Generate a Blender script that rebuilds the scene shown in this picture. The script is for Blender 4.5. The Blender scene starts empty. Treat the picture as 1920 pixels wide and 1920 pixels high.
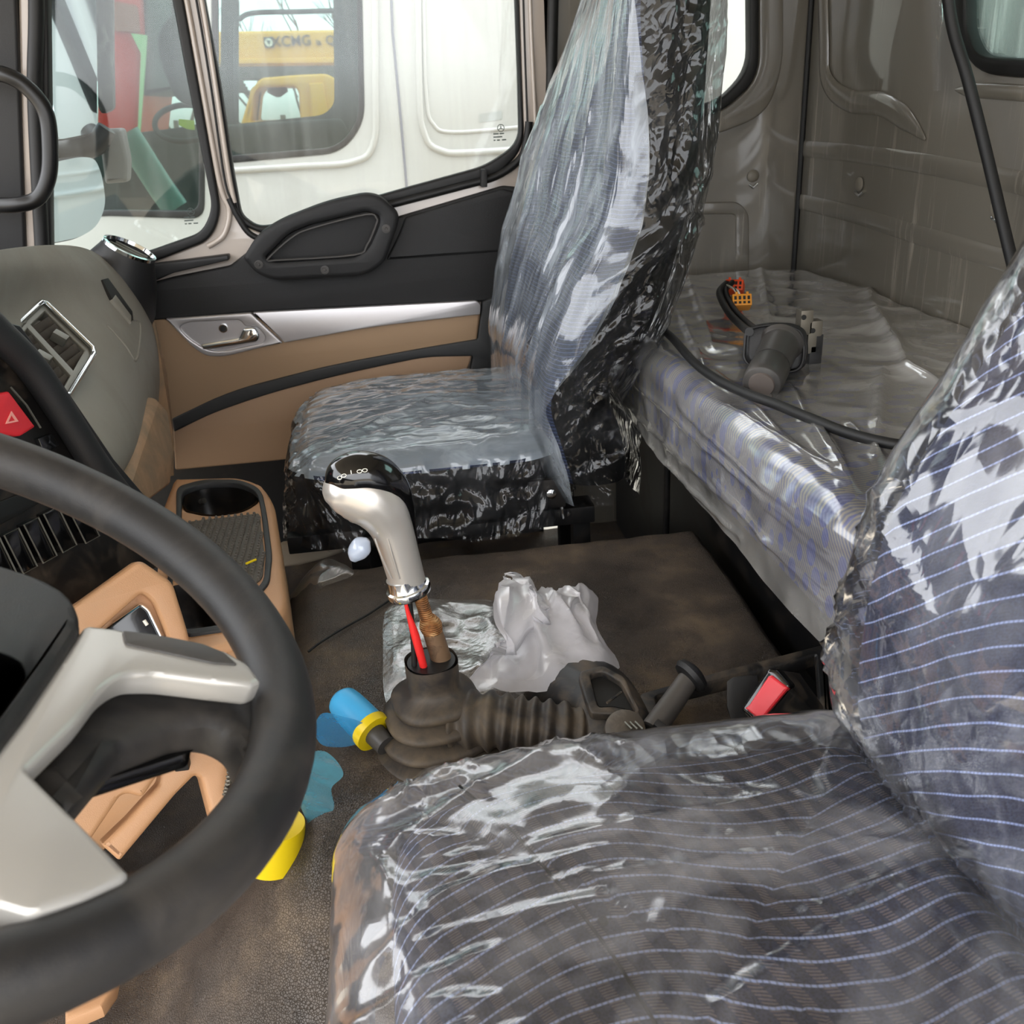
import bpy, bmesh, math, random
import numpy as np
from mathutils import Vector, Matrix, noise as mnoise
R = math.radians
scene = bpy.context.scene
COL = scene.collection

# ------------------------------------------------------------------ camera
# world: X = towards the rear of the truck, Y = towards the passenger door, Z = up (floor of footwell near z 0.12)
FPX = 1780.0
CAM = Vector((0.0, 0.0, 1.05))
XD = Vector((0.98841488, -0.10294581, 0.1115266))     # world axes written in camera axes (right, down, forward)
YD = Vector((-0.14317803, -0.38862608, 0.91020318))
ZD = Vector((-0.05035946, -0.91562652, -0.39886337))
cam_d = bpy.data.cameras.new('camera'); cam = bpy.data.objects.new('camera', cam_d); COL.objects.link(cam)
right = Vector((XD[0], YD[0], ZD[0])); down = Vector((XD[1], YD[1], ZD[1])); fwd = Vector((XD[2], YD[2], ZD[2]))
mw = Matrix.Identity(4)
for i in range(3):
    mw[i][0] = right[i]; mw[i][1] = -down[i]; mw[i][2] = -fwd[i]; mw[i][3] = CAM[i]
cam.matrix_world = mw
cam_d.sensor_width = 36.0; cam_d.lens = 36.0 * FPX / 1920.0; cam_d.clip_start = 0.02; cam_d.clip_end = 200
cam_d.dof.use_dof = True; cam_d.dof.focus_distance = 1.15; cam_d.dof.aperture_fstop = 14.0
scene.camera = cam

# ------------------------------------------------------------------ world, sun, exposure
world = bpy.data.worlds.new('overcast_sky'); scene.world = world; world.use_nodes = True
wn = world.node_tree; wn.nodes.clear()
wo = wn.nodes.new('ShaderNodeOutputWorld'); wb = wn.nodes.new('ShaderNodeBackground')
tc = wn.nodes.new('ShaderNodeTexCoord'); sx = wn.nodes.new('ShaderNodeSeparateXYZ'); cr = wn.nodes.new('ShaderNodeValToRGB')
wn.links.new(tc.outputs['Generated'], sx.inputs[0])
mp = wn.nodes.new('ShaderNodeMapRange'); mp.inputs[1].default_value = -1; mp.inputs[2].default_value = 1
wn.links.new(sx.outputs['Z'], mp.inputs[0]); wn.links.new(mp.outputs[0], cr.inputs[0])
e = cr.color_ramp.elements
e[0].position = 0.0; e[0].color = (0.20, 0.17, 0.14, 1)
e[1].position = 1.0; e[1].color = (0.95, 0.965, 1.0, 1)
q = e.new(0.49); q.color = (0.30, 0.27, 0.23, 1)
q = e.new(0.52); q.color = (0.86, 0.88, 0.91, 1)
wn.links.new(cr.outputs[0], wb.inputs[0]); wb.inputs[1].default_value = 2.3
wn.links.new(wb.outputs[0], wo.inputs[0])
sd = bpy.data.lights.new('sun', 'SUN'); so = bpy.data.objects.new('sun', sd); COL.objects.link(so)
sd.energy = .5; sd.angle = R(60); sd.color = (1.0, 0.94, 0.86)
so.rotation_euler = Vector((0.30, 0.50, -0.80)).to_track_quat('-Z', 'Y').to_euler()   # faint sun high behind the haze
scene.view_settings.view_transform = 'Standard'; scene.view_settings.look = 'None'
scene.view_settings.gamma = 1.0; scene.view_settings.use_curve_mapping = False
scene.view_settings.exposure = 1.35

# ------------------------------------------------------------------ helpers
def ray(px, py):
    d = (px - 960.0, py - 960.0, FPX)
    return Vector((XD[0]*d[0]+XD[1]*d[1]+XD[2]*d[2], YD[0]*d[0]+YD[1]*d[1]+YD[2]*d[2], ZD[0]*d[0]+ZD[1]*d[1]+ZD[2]*d[2]))
def at(px, py, X=None, Y=None, Z=None):
    d = ray(px, py)
    t = (X-CAM.x)/d.x if X is not None else (Y-CAM.y)/d.y if Y is not None else (Z-CAM.z)/d.z
    return CAM + d*t
def onp(px, py, o, n):
    d = ray(px, py); n = Vector(n)
    return CAM + d*((Vector(o)-CAM).dot(n)/d.dot(n))
def L(pts, **k): return [at(p[0], p[1], **k) for p in pts]

def cat(pts, n=6, closed=True):
    """Catmull-Rom through points"""
    P = [Vector(p) for p in pts]; N = len(P); out = []
    rng = range(N) if closed else range(N-1)
    for i in rng:
        if closed: a, b, c, d = P[i-1], P[i], P[(i+1) % N], P[(i+2) % N]
        else: a, b, c, d = P[max(i-1, 0)], P[i], P[i+1], P[min(i+2, N-1)]
        for k in range(n):
            t = k/n
            out.append(0.5*((2*b)+(c-a)*t+(2*a-5*b+4*c-d)*t*t+(3*b-a-3*c+d)*t**3))
    if not closed: out.append(P[-1])
    return out
def rnd(pts, r, n=5):
    """closed polygon with rounded corners; pts entries may carry their own radius as a third value"""
    out = []; N = len(pts)
    for i in range(N):
        p = Vector(pts[i][:2]); a = Vector(pts[i-1][:2]); b = Vector(pts[(i+1) % N][:2])
        rr = pts[i][2] if len(pts[i]) > 2 else r
        da = a-p; db = b-p; la = da.length; lb = db.length
        rr = min(rr, la*.48, lb*.48)
        if rr <= .01: out.append(p); continue
        s = p+da/la*rr; e2 = p+db/lb*rr
        for k in range(n+1):
            t = k/n; out.append((1-t)**2*s+2*t*(1-t)*p+t*t*e2)
    return out

def link(name, me, mat, parent=None, smooth=True, mods=()):
    o = bpy.data.objects.new(name, me); COL.objects.link(o)
    if mat is not None: me.materials.append(mat)
    if smooth:
        for p in me.polygons: p.use_smooth = True
    if parent is not None:
        o.parent = parent; o.matrix_parent_inverse = parent_world(parent).inverted()
    return o
def parent_world(p):
    m = p.matrix_basis.copy()
    q = p
    while q.parent:
        m = q.parent.matrix_basis @ q.matrix_parent_inverse @ m
        q = q.parent
    return m
def tag(o, label, cat_, group=None, kind=None):
    o['label'] = label; o['category'] = cat_
    if group: o['group'] = group
    if kind: o['kind'] = kind
    return o
def thing(name, loc, label=None, cat_=None, group=None, kind=None):
    o = bpy.data.objects.new(name, None); COL.objects.link(o); o.location = loc; o.empty_display_size = .05
    if label: o['label'] = label
    if cat_: o['category'] = cat_
    if group: o['group'] = group
    if kind: o['kind'] = kind
    return o
def struct(o, label=None, cat_=None):
    o['kind'] = 'structure'
    if label: o['label'] = label
    if cat_: o['category'] = cat_
    return o
def bevel(o, w, seg=2, ang=35):
    m = o.modifiers.new('bevel', 'BEVEL'); m.width = w; m.segments = seg; m.limit_method = 'ANGLE'; m.angle_limit = R(ang); m.harden_normals = False
    return o
def subs(o, l=2):
    m = o.modifiers.new('sub', 'SUBSURF'); m.levels = l; m.render_levels = l; return o
def autosmooth(me, ang=35):
    bm = bmesh.new(); bm.from_mesh(me)
    for e_ in bm.edges:
        if len(e_.link_faces) == 2 and e_.calc_face_angle(0) > R(ang): e_.smooth = False
    bm.to_mesh(me); bm.free()

def plate(name, loops, mat, n, thick=.01, bev=.0, parent=None, uvs=True):
    """a solid cut from a sheet: first loop = outline, others = holes; loops are lists of world points lying near one plane
    whose front faces n; the sheet's thickness goes away from n"""
    n = Vector(n).normalized()
    c = sum((Vector(p) for p in loops[0]), Vector())/len(loops[0])
    ref = Vector((0, 0, 1)) if abs(n.z) < .9 else Vector((0, 1, 0))
    u = ref.cross(n).normalized(); v = n.cross(u)
    cu = bpy.data.curves.new(name, 'CURVE'); cu.dimensions = '2D'; cu.fill_mode = 'BOTH'
    for lp in loops:
        sp = cu.splines.new('POLY'); sp.points.add(len(lp)-1); sp.use_cyclic_u = True
        for i, p in enumerate(lp):
            d = Vector(p)-c; sp.points[i].co = (d.dot(u), d.dot(v), 0, 1)
    cu.extrude = max(thick/2-bev, .0001); cu.bevel_depth = bev; cu.offset = -bev; cu.bevel_resolution = 2
    tmp = bpy.data.objects.new('tmp', cu); COL.objects.link(tmp)
    dg = bpy.context.evaluated_depsgraph_get(); dg.update()
    me = bpy.data.meshes.new_from_object(tmp.evaluated_get(dg)); me.name = name
    bpy.data.objects.remove(tmp); bpy.data.curves.remove(cu)
    M = Matrix.Identity(4)
    o_ = c-n*(thick/2)
    for i in range(3): M[i][0] = u[i]; M[i][1] = v[i]; M[i][2] = n[i]; M[i][3] = o_[i]
    me.transform(M)
    bm = bmesh.new(); bm.from_mesh(me); bmesh.ops.remove_doubles(bm, verts=bm.verts, dist=1e-5)
    bmesh.ops.recalc_face_normals(bm, faces=bm.faces); bm.to_mesh(me); bm.free()
    o = link(name, me, mat, parent); autosmooth(me, 30)
    return o

def grid(name, P, mat, parent=None, uv=None, closed_u=False, closed_v=False, smooth=True):
    """P: array (nu, nv, 3)"""
    nu, nv = P.shape[:2]
    vs = P.reshape(-1, 3).tolist(); fs = []; ij = []
    for i in range(nu if closed_u else nu-1):
        for j in range(nv if closed_v else nv-1):
            i2 = (i+1) % nu; j2 = (j+1) % nv
            fs.append((i*nv+j, i2*nv+j, i2*nv+j2, i*nv+j2)); ij.append(((i, j), (i+1, j), (i+1, j+1), (i, j+1)))
    me = bpy.data.meshes.new(name); me.from_pydata(vs, [], fs)
    lay = me.uv_layers.new(name='UVMap')
    k = 0
    flat = []
    for f in ij:
        for (i, j) in f:
            if uv is not None: flat += [uv[min(i, nu-1), min(j, nv-1), 0], uv[min(i, nu-1), min(j, nv-1), 1]]
            else: flat += [i/nu, j/nv]
    lay.data.foreach_set('uv', flat)
    return link(name, me, mat, parent, smooth)

def sweep_mesh(pts, rad, seg=10, closed=False, caps=True, ell=None, up=(0, 0, 1)):
    P = [Vector(p) for p in pts]; N = len(P)
    rr = rad if isinstance(rad, (list, tuple, np.ndarray)) else [rad]*N
    vs = []; fs = []
    up = Vector(up)
    T0 = None; nrm = None
    for i in range(N):
        if closed: t = (P[(i+1) % N]-P[i-1]).normalized()
        else: t = (P[min(i+1, N-1)]-P[max(i-1, 0)]).normalized()
        if nrm is None:
            nrm = up-t*up.dot(t)
            if nrm.length < 1e-3: nrm = Vector((1, 0, 0))-t*t.x
            nrm.normalize()
        else:
            nrm = (nrm-t*nrm.dot(t)).normalized()
        b = t.cross(nrm)
        ex, ey = (1, 1) if ell is None else (ell[i] if isinstance(ell, list) else ell)
        for k in range(seg):
            a = 2*math.pi*k/seg
            vs.append(P[i]+nrm*(math.cos(a)*rr[i]*ex)+b*(math.sin(a)*rr[i]*ey))
    for i in range(N if closed else N-1):
        i2 = (i+1) % N
        for k in range(seg):
            k2 = (k+1) % seg
            fs.append((i*seg+k, i*seg+k2, i2*seg+k2, i2*seg+k))
    if not closed and caps:
        fs.append(tuple(range(seg))[::-1]); fs.append(tuple((N-1)*seg+k for k in range(seg)))
    return vs, fs
def tube(name, pts, rad, mat, parent=None, seg=10, closed=False, smoothn=0, ell=None, up=(0, 0, 1)):
    if smoothn:
        if isinstance(rad, (list, tuple)):
            rr = cat([Vector((r_, 0, 0)) for r_ in rad], smoothn, closed); rad = [max(r_.x, 1e-4) for r_ in rr]
        if isinstance(ell, list):
            ee = cat([Vector((x[0], x[1], 0)) for x in ell], smoothn, closed); ell = [(x.x, x.y) for x in ee]
        pts = cat(pts, smoothn, closed)
    vs, fs = sweep_mesh(pts, rad, seg, closed, ell=ell, up=up)
    me = bpy.data.meshes.new(name); me.from_pydata([tuple(v) for v in vs], [], fs)
    o = link(name, me, mat, parent); autosmooth(me, 50)
    return o
def frame_mat(o, z, xhint=(1, 0, 0)):
    z = Vector(z).normalized(); x = Vector(xhint); x = (x-z*x.dot(z)).normalized(); y = z.cross(x)
    M = Matrix.Identity(4)
    for i in range(3): M[i][0] = x[i]; M[i][1] = y[i]; M[i][2] = z[i]; M[i][3] = o[i]
    return M
def lathe(name, prof, mat, M, parent=None, seg=32, sq=None, cap=True):
    """prof: list of (r, z); sq: exponent of a squarish section"""
    vs = []; fs = []; n = len(prof)
    for (r_, z_) in prof:
        for k in range(seg):
            a = 2*math.pi*k/seg; c, s = math.cos(a), math.sin(a)
            f_ = 1.0 if not sq else (abs(c)**sq+abs(s)**sq)**(-1/sq)
            vs.append(M @ Vector((r_*c*f_, r_*s*f_, z_)))
    for i in range(n-1):
        for k in range(seg):
            k2 = (k+1) % seg; fs.append((i*seg+k, i*seg+k2, (i+1)*seg+k2, (i+1)*seg+k))
    if cap: fs.append(tuple(range(seg))[::-1]); fs.append(tuple((n-1)*seg+k for k in range(seg)))
    me = bpy.data.meshes.new(name); me.from_pydata([tuple(v) for v in vs], [], fs)
    o = link(name, me, mat, parent); autosmooth(me, 40)
    return o
def box(name, size, mat, M=None, loc=None, parent=None, bev=.003, seg=2):
    bm = bmesh.new(); bmesh.ops.create_cube(bm, size=1)
    for v in bm.verts: v.co = Vector((v.co.x*size[0], v.co.y*size[1], v.co.z*size[2]))
    if bev: bmesh.ops.bevel(bm, geom=bm.edges[:], offset=bev, segments=seg, profile=.7, affect='EDGES')
    if M is None: M = Matrix.Translation(loc)
    bm.transform(M); me = bpy.data.meshes.new(name); bm.to_mesh(me); bm.free()
    o = link(name, me, mat, parent); autosmooth(me, 40); return o
def text(name, body, size, mat, M, parent=None, extrude=.0005, align='CENTER', bold=0):
    cu = bpy.data.curves.new(name, 'FONT'); cu.body = body; cu.size = size; cu.extrude = extrude; cu.align_x = align; cu.offset = bold
    tmp = bpy.data.objects.new('tmp', cu); COL.objects.link(tmp)
    dg = bpy.context.evaluated_depsgraph_get(); dg.update()
    me = bpy.data.meshes.new_from_object(tmp.evaluated_get(dg)); bpy.data.objects.remove(tmp)
    me.transform(M); return link(name, me, mat, parent, smooth=False)
def nz(x, y, z=0.0): return mnoise.noise(Vector((x, y, z)))
def pt_noise(A, scale, seed=0.0, axes=(1, 1, 1)):
    out = np.empty(A.shape[:2])
    for i in range(A.shape[0]):
        for j in range(A.shape[1]):
            p = A[i, j]; out[i, j] = mnoise.noise(Vector((p[0]*scale*axes[0]+seed, p[1]*scale*axes[1]+seed*1.7, (p[2] if A.shape[2] > 2 else 0)*scale*axes[2]-seed)))
    return out
def ridges(U, V, lines):
    """sharp creases: each line (u0,v0,u1,v1,height,width), fading at its ends"""
    H = np.zeros_like(U)
    for (a, b, c, d, h, w) in lines:
        dx, dy = c-a, d-b; l2 = dx*dx+dy*dy+1e-9
        t = ((U-a)*dx+(V-b)*dy)/l2; tc_ = np.clip(t, 0, 1)
        dist = np.hypot(U-(a+tc_*dx), V-(b+tc_*dy))
        H += h*np.exp(-dist/w)*(0.35+0.65*np.sin(np.clip(t, 0.02, .98)*math.pi)**.5)
    return H
def normals(P):
    du = np.gradient(P, axis=0); dv = np.gradient(P, axis=1)
    n = np.cross(du, dv); return n/(np.linalg.norm(n, axis=2, keepdims=True)+1e-9)

# ------------------------------------------------------------------ materials
def lin(h):
    h = h.lstrip('#'); c = [int(h[i:i+2], 16)/255 for i in (0, 2, 4)]
    return tuple(x/12.92 if x <= .04045 else ((x+.055)/1.055)**2.4 for x in c)+(1,)
class NT:
    def __init__(s, name):
        s.m = bpy.data.materials.new(name); s.m.use_nodes = True; s.t = s.m.node_tree; s.t.nodes.clear()
        s.out = s.n('ShaderNodeOutputMaterial')
    def n(s, k, **kw):
        x = s.t.nodes.new(k)
        for a, b in kw.items(): setattr(x, a, b)
        return x
    def l(s, a, b): s.t.links.new(a, b)
    def v(s, x, sock):
        if hasattr(x, 'type') and hasattr(x, 'links'): s.l(x, sock)
        else: sock.default_value = x
    def math(s, op, a, b=None, c=None):
        x = s.n('ShaderNodeMath', operation=op); s.v(a, x.inputs[0])
        if b is not None: s.v(b, x.inputs[1])
        if c is not None: s.v(c, x.inputs[2])
        return x.outputs[0]
    def coord(s, kind='Object', scale=(1, 1, 1), rot=(0, 0, 0)):
        t = s.n('ShaderNodeTexCoord'); m = s.n('ShaderNodeMapping'); m.inputs['Scale'].default_value = scale; m.inputs['Rotation'].default_value = rot
        s.l(t.outputs[kind], m.inputs[0]); return m.outputs[0]
    def noise(s, vec, scale, detail=4, rough=.5, dist=0, typ='FBM', lac=2.0):
        x = s.n('ShaderNodeTexNoise'); x.noise_type = typ; s.l(vec, x.inputs['Vector']); x.inputs['Scale'].default_value = scale
        x.inputs['Detail'].default_value = detail; x.inputs['Roughness'].default_value = rough; x.inputs['Distortion'].default_value = dist
        x.inputs['Lacunarity'].default_value = lac
        return x.outputs[0]
    def vor(s, vec, scale, feature='F1', rnd_=1.0):
        x = s.n('ShaderNodeTexVoronoi', feature=feature); s.l(vec, x.inputs['Vector']); x.inputs['Scale'].default_value = scale
        x.inputs['Randomness'].default_value = rnd_; return x.outputs['Distance']
    def ramp(s, f, stops):
        x = s.n('ShaderNodeValToRGB'); s.l(f, x.inputs[0]); e_ = x.color_ramp.elements
        e_[0].position = stops[0][0]; e_[0].color = stops[0][1]; e_[1].position = stops[-1][0]; e_[1].color = stops[-1][1]
        for p, c in stops[1:-1]: q_ = e_.new(p); q_.color = c
        return x.outputs[0]
    def mr(s, f, a, b, c=0.0, d=1.0):
        x = s.n('ShaderNodeMapRange'); s.v(f, x.inputs[0]); x.inputs[1].default_value = a; x.inputs[2].default_value = b; x.inputs[3].default_value = c; x.inputs[4].default_value = d
        return x.outputs[0]
    def mix(s, f, a, b, mode='MIX'):
        x = s.n('ShaderNodeMix', data_type='RGBA', blend_type=mode); s.v(f, x.inputs[0]); s.v(a, x.inputs[6]); s.v(b, x.inputs[7]); return x.outputs[2]
    def bump(s, h, strength=.3, dist=.01, nrm=None):
        x = s.n('ShaderNodeBump'); s.l(h, x.inputs['Height']); x.inputs['Strength'].default_value = strength; x.inputs['Distance'].default_value = dist
        if nrm is not None: s.l(nrm, x.inputs['Normal'])
        return x.outputs[0]
    def bsdf(s, col, rough=.5, metal=0, spec=.5, nrm=None, coat=0, coat_r=.05, trans=0, emit=None):
        x = s.n('ShaderNodeBsdfPrincipled'); s.v(col, x.inputs['Base Color']); s.v(rough, x.inputs['Roughness']); s.v(metal, x.inputs['Metallic'])
        x.inputs['Specular IOR Level'].default_value = spec; x.inputs['Coat Weight'].default_value = coat; x.inputs['Coat Roughness'].default_value = coat_r
        x.inputs['Transmission Weight'].default_value = trans
        if nrm is not None: s.l(nrm, x.inputs['Normal'])
        return x
    def done(s, sh): s.l(sh, s.out.inputs[0]); return s.m
BLK = (0, 0, 0, 1); WHT = (1, 1, 1, 1)

def plain(name, col, rough=.5, metal=0, spec=.5, grain=0, gscale=600, coat=0, dust=0, dcol='#8a7a68', dscale=9, dlo=.5, dhi=.75):
    t = NT(name); c = lin(col) if isinstance(col, str) else col
    v = t.coord()
    if dust:
        f = t.noise(v, dscale, 6, .65, .6); f = t.mr(f, dlo, dhi, 0, dust)
        c = t.mix(f, c, lin(dcol)); rough = t.math('MULTIPLY_ADD', f, .4, rough)
    nr = None
    if grain: nr = t.bump(t.vor(v, gscale), grain, .002)
    return t.done(t.bsdf(c, rough, metal, spec, nr, coat).outputs[0])

M = {}
M['pad'] = plain('soft_grey_pad', '#959187', .55, grain=.15, gscale=900, dust=.5, dcol='#8b8377', dscale=7, dlo=.42, dhi=.8)
M['black'] = plain('black_plastic', '#1b1b1c', .5, grain=.1, gscale=900)
M['blackgloss'] = plain('gloss_black', '#0b0b0c', .12, coat=.4)
M['railblack'] = plain('black_rail_coating', '#0c0c0d', .38)
M['rubber'] = plain('black_rubber', '#0e0e0e', .55)
M['doorblack'] = plain('door_pad_charcoal', '#1c1c1d', .6, grain=.25, gscale=1100)
M['doorstripe'] = plain('door_stripe_charcoal', '#2b2c2d', .6, grain=.1)
M['tan'] = plain('tan_door_vinyl', '#9f8366', .6, grain=.25, gscale=1200)
M['tanlow'] = plain('tan_lower_vinyl', '#a98b70', .6, grain=.25, gscale=1200)
M['console'] = plain('tan_console_plastic', '#b98c65', .5, grain=.12, gscale=1000, dust=.25, dcol='#a3927c')
M['dusty_tan'] = plain('dusty_tan_plastic', '#b08e6e', .55, grain=.12, gscale=1000, dust=.75, dcol='#8b7d6a', dscale=14, dlo=.4, dhi=.62)
M['paint'] = plain('beige_cab_paint', '#b9ada2', .25, coat=.5)
M['silver'] = plain('silver_painted_trim', '#c2bfc0', .32, metal=.55)
M['satin'] = plain('satin_silver_grip', '#c9c4bd', .3, metal=.6)
M['chrome'] = plain('chrome', '#e8ecee', .08, metal=1)
M['ventgrey'] = plain('vent_frame_grey', '#77756c', .35, metal=.5)
M['louver'] = plain('dusty_louvre', '#4a433c', .6, dust=.5, dcol='#7d7164', dscale=30)
M['steel'] = plain('black_steel', '#101011', .45, metal=.2, dust=.25, dcol='#5c5044')
M['red'] = plain('red_plastic', '#e0323c', .35)
M['orange'] = plain('orange_plastic', '#e8501e', .4)
M['yellowc'] = plain('yellow_orange_plastic', '#e0942e', .4)
M['yellow'] = plain('yellow_plastic', '#d9bd10', .35)
M['bluep'] = plain('blue_plastic', '#3fa4d8', .4)
M['redwire'] = plain('red_wire', '#e02a28', .4)
M['whitewire'] = plain('white_wire', '#d8d4c8', .4)
M['wheel'] = plain('steering_leather', '#1d1c1c', .5, grain=.12, gscale=1400, dust=.35, dcol='#6a6259', dscale=10, dlo=.45, dhi=.8)
M['wheelsilver'] = plain('wheel_silver', '#b7b4ae', .36, metal=.45)
M['stalk'] = plain('stalk_grey', '#3c3a38', .45, dust=.3, dcol='#6b625a')
M['boot'] = plain('gaiter_rubber', '#2e2a28', .48, dust=.6, dcol='#75654f', dscale=20, dlo=.4, dhi=.7)
M['consoleblack'] = plain('console_dusty_black', '#1d1d1e', .45, dust=.75, dcol='#6e6152', dscale=16, dlo=.45, dhi=.65)
M['metalgrey'] = plain('zinc_bracket', '#6f6a60', .4, metal=.7)
M['whitepaint'] = plain('white_truck_paint', '#a5a6a1', .35, coat=.2)
M['whiteseam'] = plain('white_truck_seam', '#6d6f78', .6)
M['crane'] = plain('crane_yellow', '#e8ab28', .5, dust=.25, dcol='#c0974a', dscale=2)
M['cranedark'] = plain('crane_dark', '#3c4038', .6)
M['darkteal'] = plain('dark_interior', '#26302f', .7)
M['redtruck'] = plain('red_truck_paint', '#c8372f', .35)
M['hivis'] = plain('yellow_green_label', '#d8f01c', .5)
M['tree'] = plain('bare_branches', '#5d5648', .9)
M['silverbeige'] = plain('sill_cream', '#cfc3b0', .3)

def mat_rubberfloor():
    t = NT('rubber_floor_mat'); v = t.coord()
    a = t.noise(v, 5, 6, .6, .3); b = t.noise(v, 26, 5, .6)
    f = t.math('ADD', t.math('MULTIPLY', a, .7), t.math('MULTIPLY', b, .3))
    c = t.ramp(f, [(.34, lin('#302b27')), (.52, lin('#52483f')), (.68, lin('#7a6a57'))])
    ve = t.vor(v, 380, 'DISTANCE_TO_EDGE'); h = t.math('MINIMUM', ve, .12)
    nr = t.bump(h, .9, .010)
    nr = t.bump(t.noise(v, 9, 3), .3, .03, nr)
    return t.done(t.bsdf(c, t.mr(f, .4, .7, .42, .75), 0, .45, nr).outputs[0])
M['floor'] = mat_rubberfloor()

def mat_rod():
    t = NT('rusty_threaded_rod'); v = t.coord()
    c = t.ramp(t.noise(v, 60, 5, .6), [(.35, lin('#5f4430')), (.5, lin('#a06a3c')), (.65, lin('#c99d6a'))])
    w = t.n('ShaderNodeTexWave', wave_type='BANDS', bands_direction='Z'); t.l(v, w.inputs[0]); w.inputs['Scale'].default_value = 130
    return t.done(t.bsdf(c, .5, .4, .5, t.bump(w.outputs[1], .7, .002)).outputs[0])
M['rod'] = mat_rod()
M['rodpipe'] = plain('rusty_pipe', '#7a6048', .55, metal=.3, dust=.8, dcol='#352a22', dscale=60)

def mat_wall():
    """taupe trim board still wrapped in tight glossy film with stretch lines"""
    t = NT('taupe_wall_under_film'); v = t.coord()
    big = t.noise(v, 2.2, 3)
    c = t.mix(big, lin('#676258'), lin('#7a756b'))
    vs = t.coord(scale=(60, 60, 2.2))
    s = t.noise(vs, 1.0, 5, .7, .4)
    mask = t.mr(t.noise(v, 3.3, 2), .46, .62)
    st = t.math('MULTIPLY', t.mr(s, .56, .68), mask)
    c = t.mix(t.math('MULTIPLY', st, .75), c, lin('#b5ac9e'))
    nr = t.bump(t.noise(v, 5, 2), .15, .02)
    nr2 = t.bump(st, .5, .002, nr)
    return t.done(t.bsdf(c, .35, 0, .5, nr2, coat=1.0, coat_r=.06).outputs[0])
M['wall'] = mat_wall()
M['liner'] = plain('light_headliner', '#c9c2b6', .8)
M['clip'] = plain('trim_clip', '#7c766b', .4)

def mat_fabric(name, base1, base2, line, sp=.0125, wav=.006, wl=.17, lw=.07, dash=True, dcol='#8b7462'):
    """woven seat cloth; UVs are in metres: thin light wavy threads running along u, small tan dashes between"""
    t = NT(name); tcn = t.n('ShaderNodeTexCoord'); sp_ = t.n('ShaderNodeSeparateXYZ'); t.l(tcn.outputs['UV'], sp_.inputs[0])
    u, v = sp_.outputs[0], sp_.outputs[1]
    n1 = t.noise(tcn.outputs['UV'], 9, 2)
    w = t.math('MULTIPLY', t.math('SINE', t.math('MULTIPLY', u, 2*math.pi/wl)), wav)
    w2 = t.math('MULTIPLY_ADD', n1, .02, w)
    ph = t.math('DIVIDE', t.math('ADD', v, w2), sp)
    fr = t.math('ABSOLUTE', t.math('SUBTRACT', t.math('FRACT', ph), .5))
    ln = t.math('LESS_THAN', fr, lw)
    tw = t.math('GREATER_THAN', t.math('FRACT', t.math('MULTIPLY', u, 330)), .3)
    ln = t.math('MULTIPLY', ln, t.math('MULTIPLY_ADD', tw, .5, .5))
    weave = t.vor(t.coord('UV', scale=(1, 1, 1)), 700)
    c = t.mix(t.mr(weave, .2, .8), lin(base1), lin(base2))
    if dash:
        du = t.math('FRACT', t.math('MULTIPLY_ADD', v, 24, t.math('MULTIPLY', u, 62)))
        dv = t.math('FRACT', t.math('MULTIPLY', ph, 1.0))
        stripe = t.math('GREATER_THAN', t.math('FRACT', t.math('MULTIPLY', ph, 7)), .5)
        dm = t.math('MULTIPLY', t.math('MULTIPLY', t.math('LESS_THAN', du, .42), stripe), .45)
        c = t.mix(dm, c, lin(dcol))
    c = t.mix(ln, c, lin(line))
    nr = t.bump(weave, .4, .001)
    return t.done(t.bsdf(c, .9, 0, .2, nr).outputs[0])
M['fabric'] = mat_fabric('navy_cloth_blue_threads', '#1f2233', '#3d425c', '#b4c4f0', lw=.06, wav=.013, wl=.23, dcol='#a3928f')
M['fabric_back'] = mat_fabric('navy_cloth_back', '#272a3d', '#40455e', '#a9b8e8', sp=.0185, wav=.005, wl=.25, lw=.045, dash=True, dcol='#4a4a5e')
M['fabric_pass'] = mat_fabric('navy_cloth_fine', '#1d2231', '#343d52', '#48547a', sp=.006, wav=.002, wl=.2, lw=.08, dash=False)
M['vinyl'] = plain('black_seat_vinyl', '#0b0b0b', .6, spec=.2)

def mat_bunk():
    t = NT('bunk_cloth_blue_ovals'); tcn = t.n('ShaderNodeTexCoord'); uv = tcn.outputs['UV']
    m1 = t.n('ShaderNodeMapping'); t.l(uv, m1.inputs[0]); m1.inputs['Rotation'].default_value = (0, 0, .5); m1.inputs['Scale'].default_value = (1, 1.5, 1)
    ov = t.vor(m1.outputs[0], 26, 'F1', .45)
    msk = t.math('LESS_THAN', ov, .41)
    w = t.n('ShaderNodeTexWave', wave_type='BANDS', bands_direction='DIAGONAL'); t.l(uv, w.inputs[0]); w.inputs['Scale'].default_value = 95; w.inputs['Distortion'].default_value = 1.2
    h = w.outputs[1]
    c0 = t.mix(t.mr(h, .35, .65), lin('#4a5478'), lin('#857f7c'))
    c1 = t.mix(t.mr(h, .35, .65), lin('#24398c'), lin('#4a5aa0'))
    c = t.mix(msk, c0, c1)
    return t.done(t.bsdf(c, .9, 0, .2).outputs[0])
M['bunk'] = mat_bunk()

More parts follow.
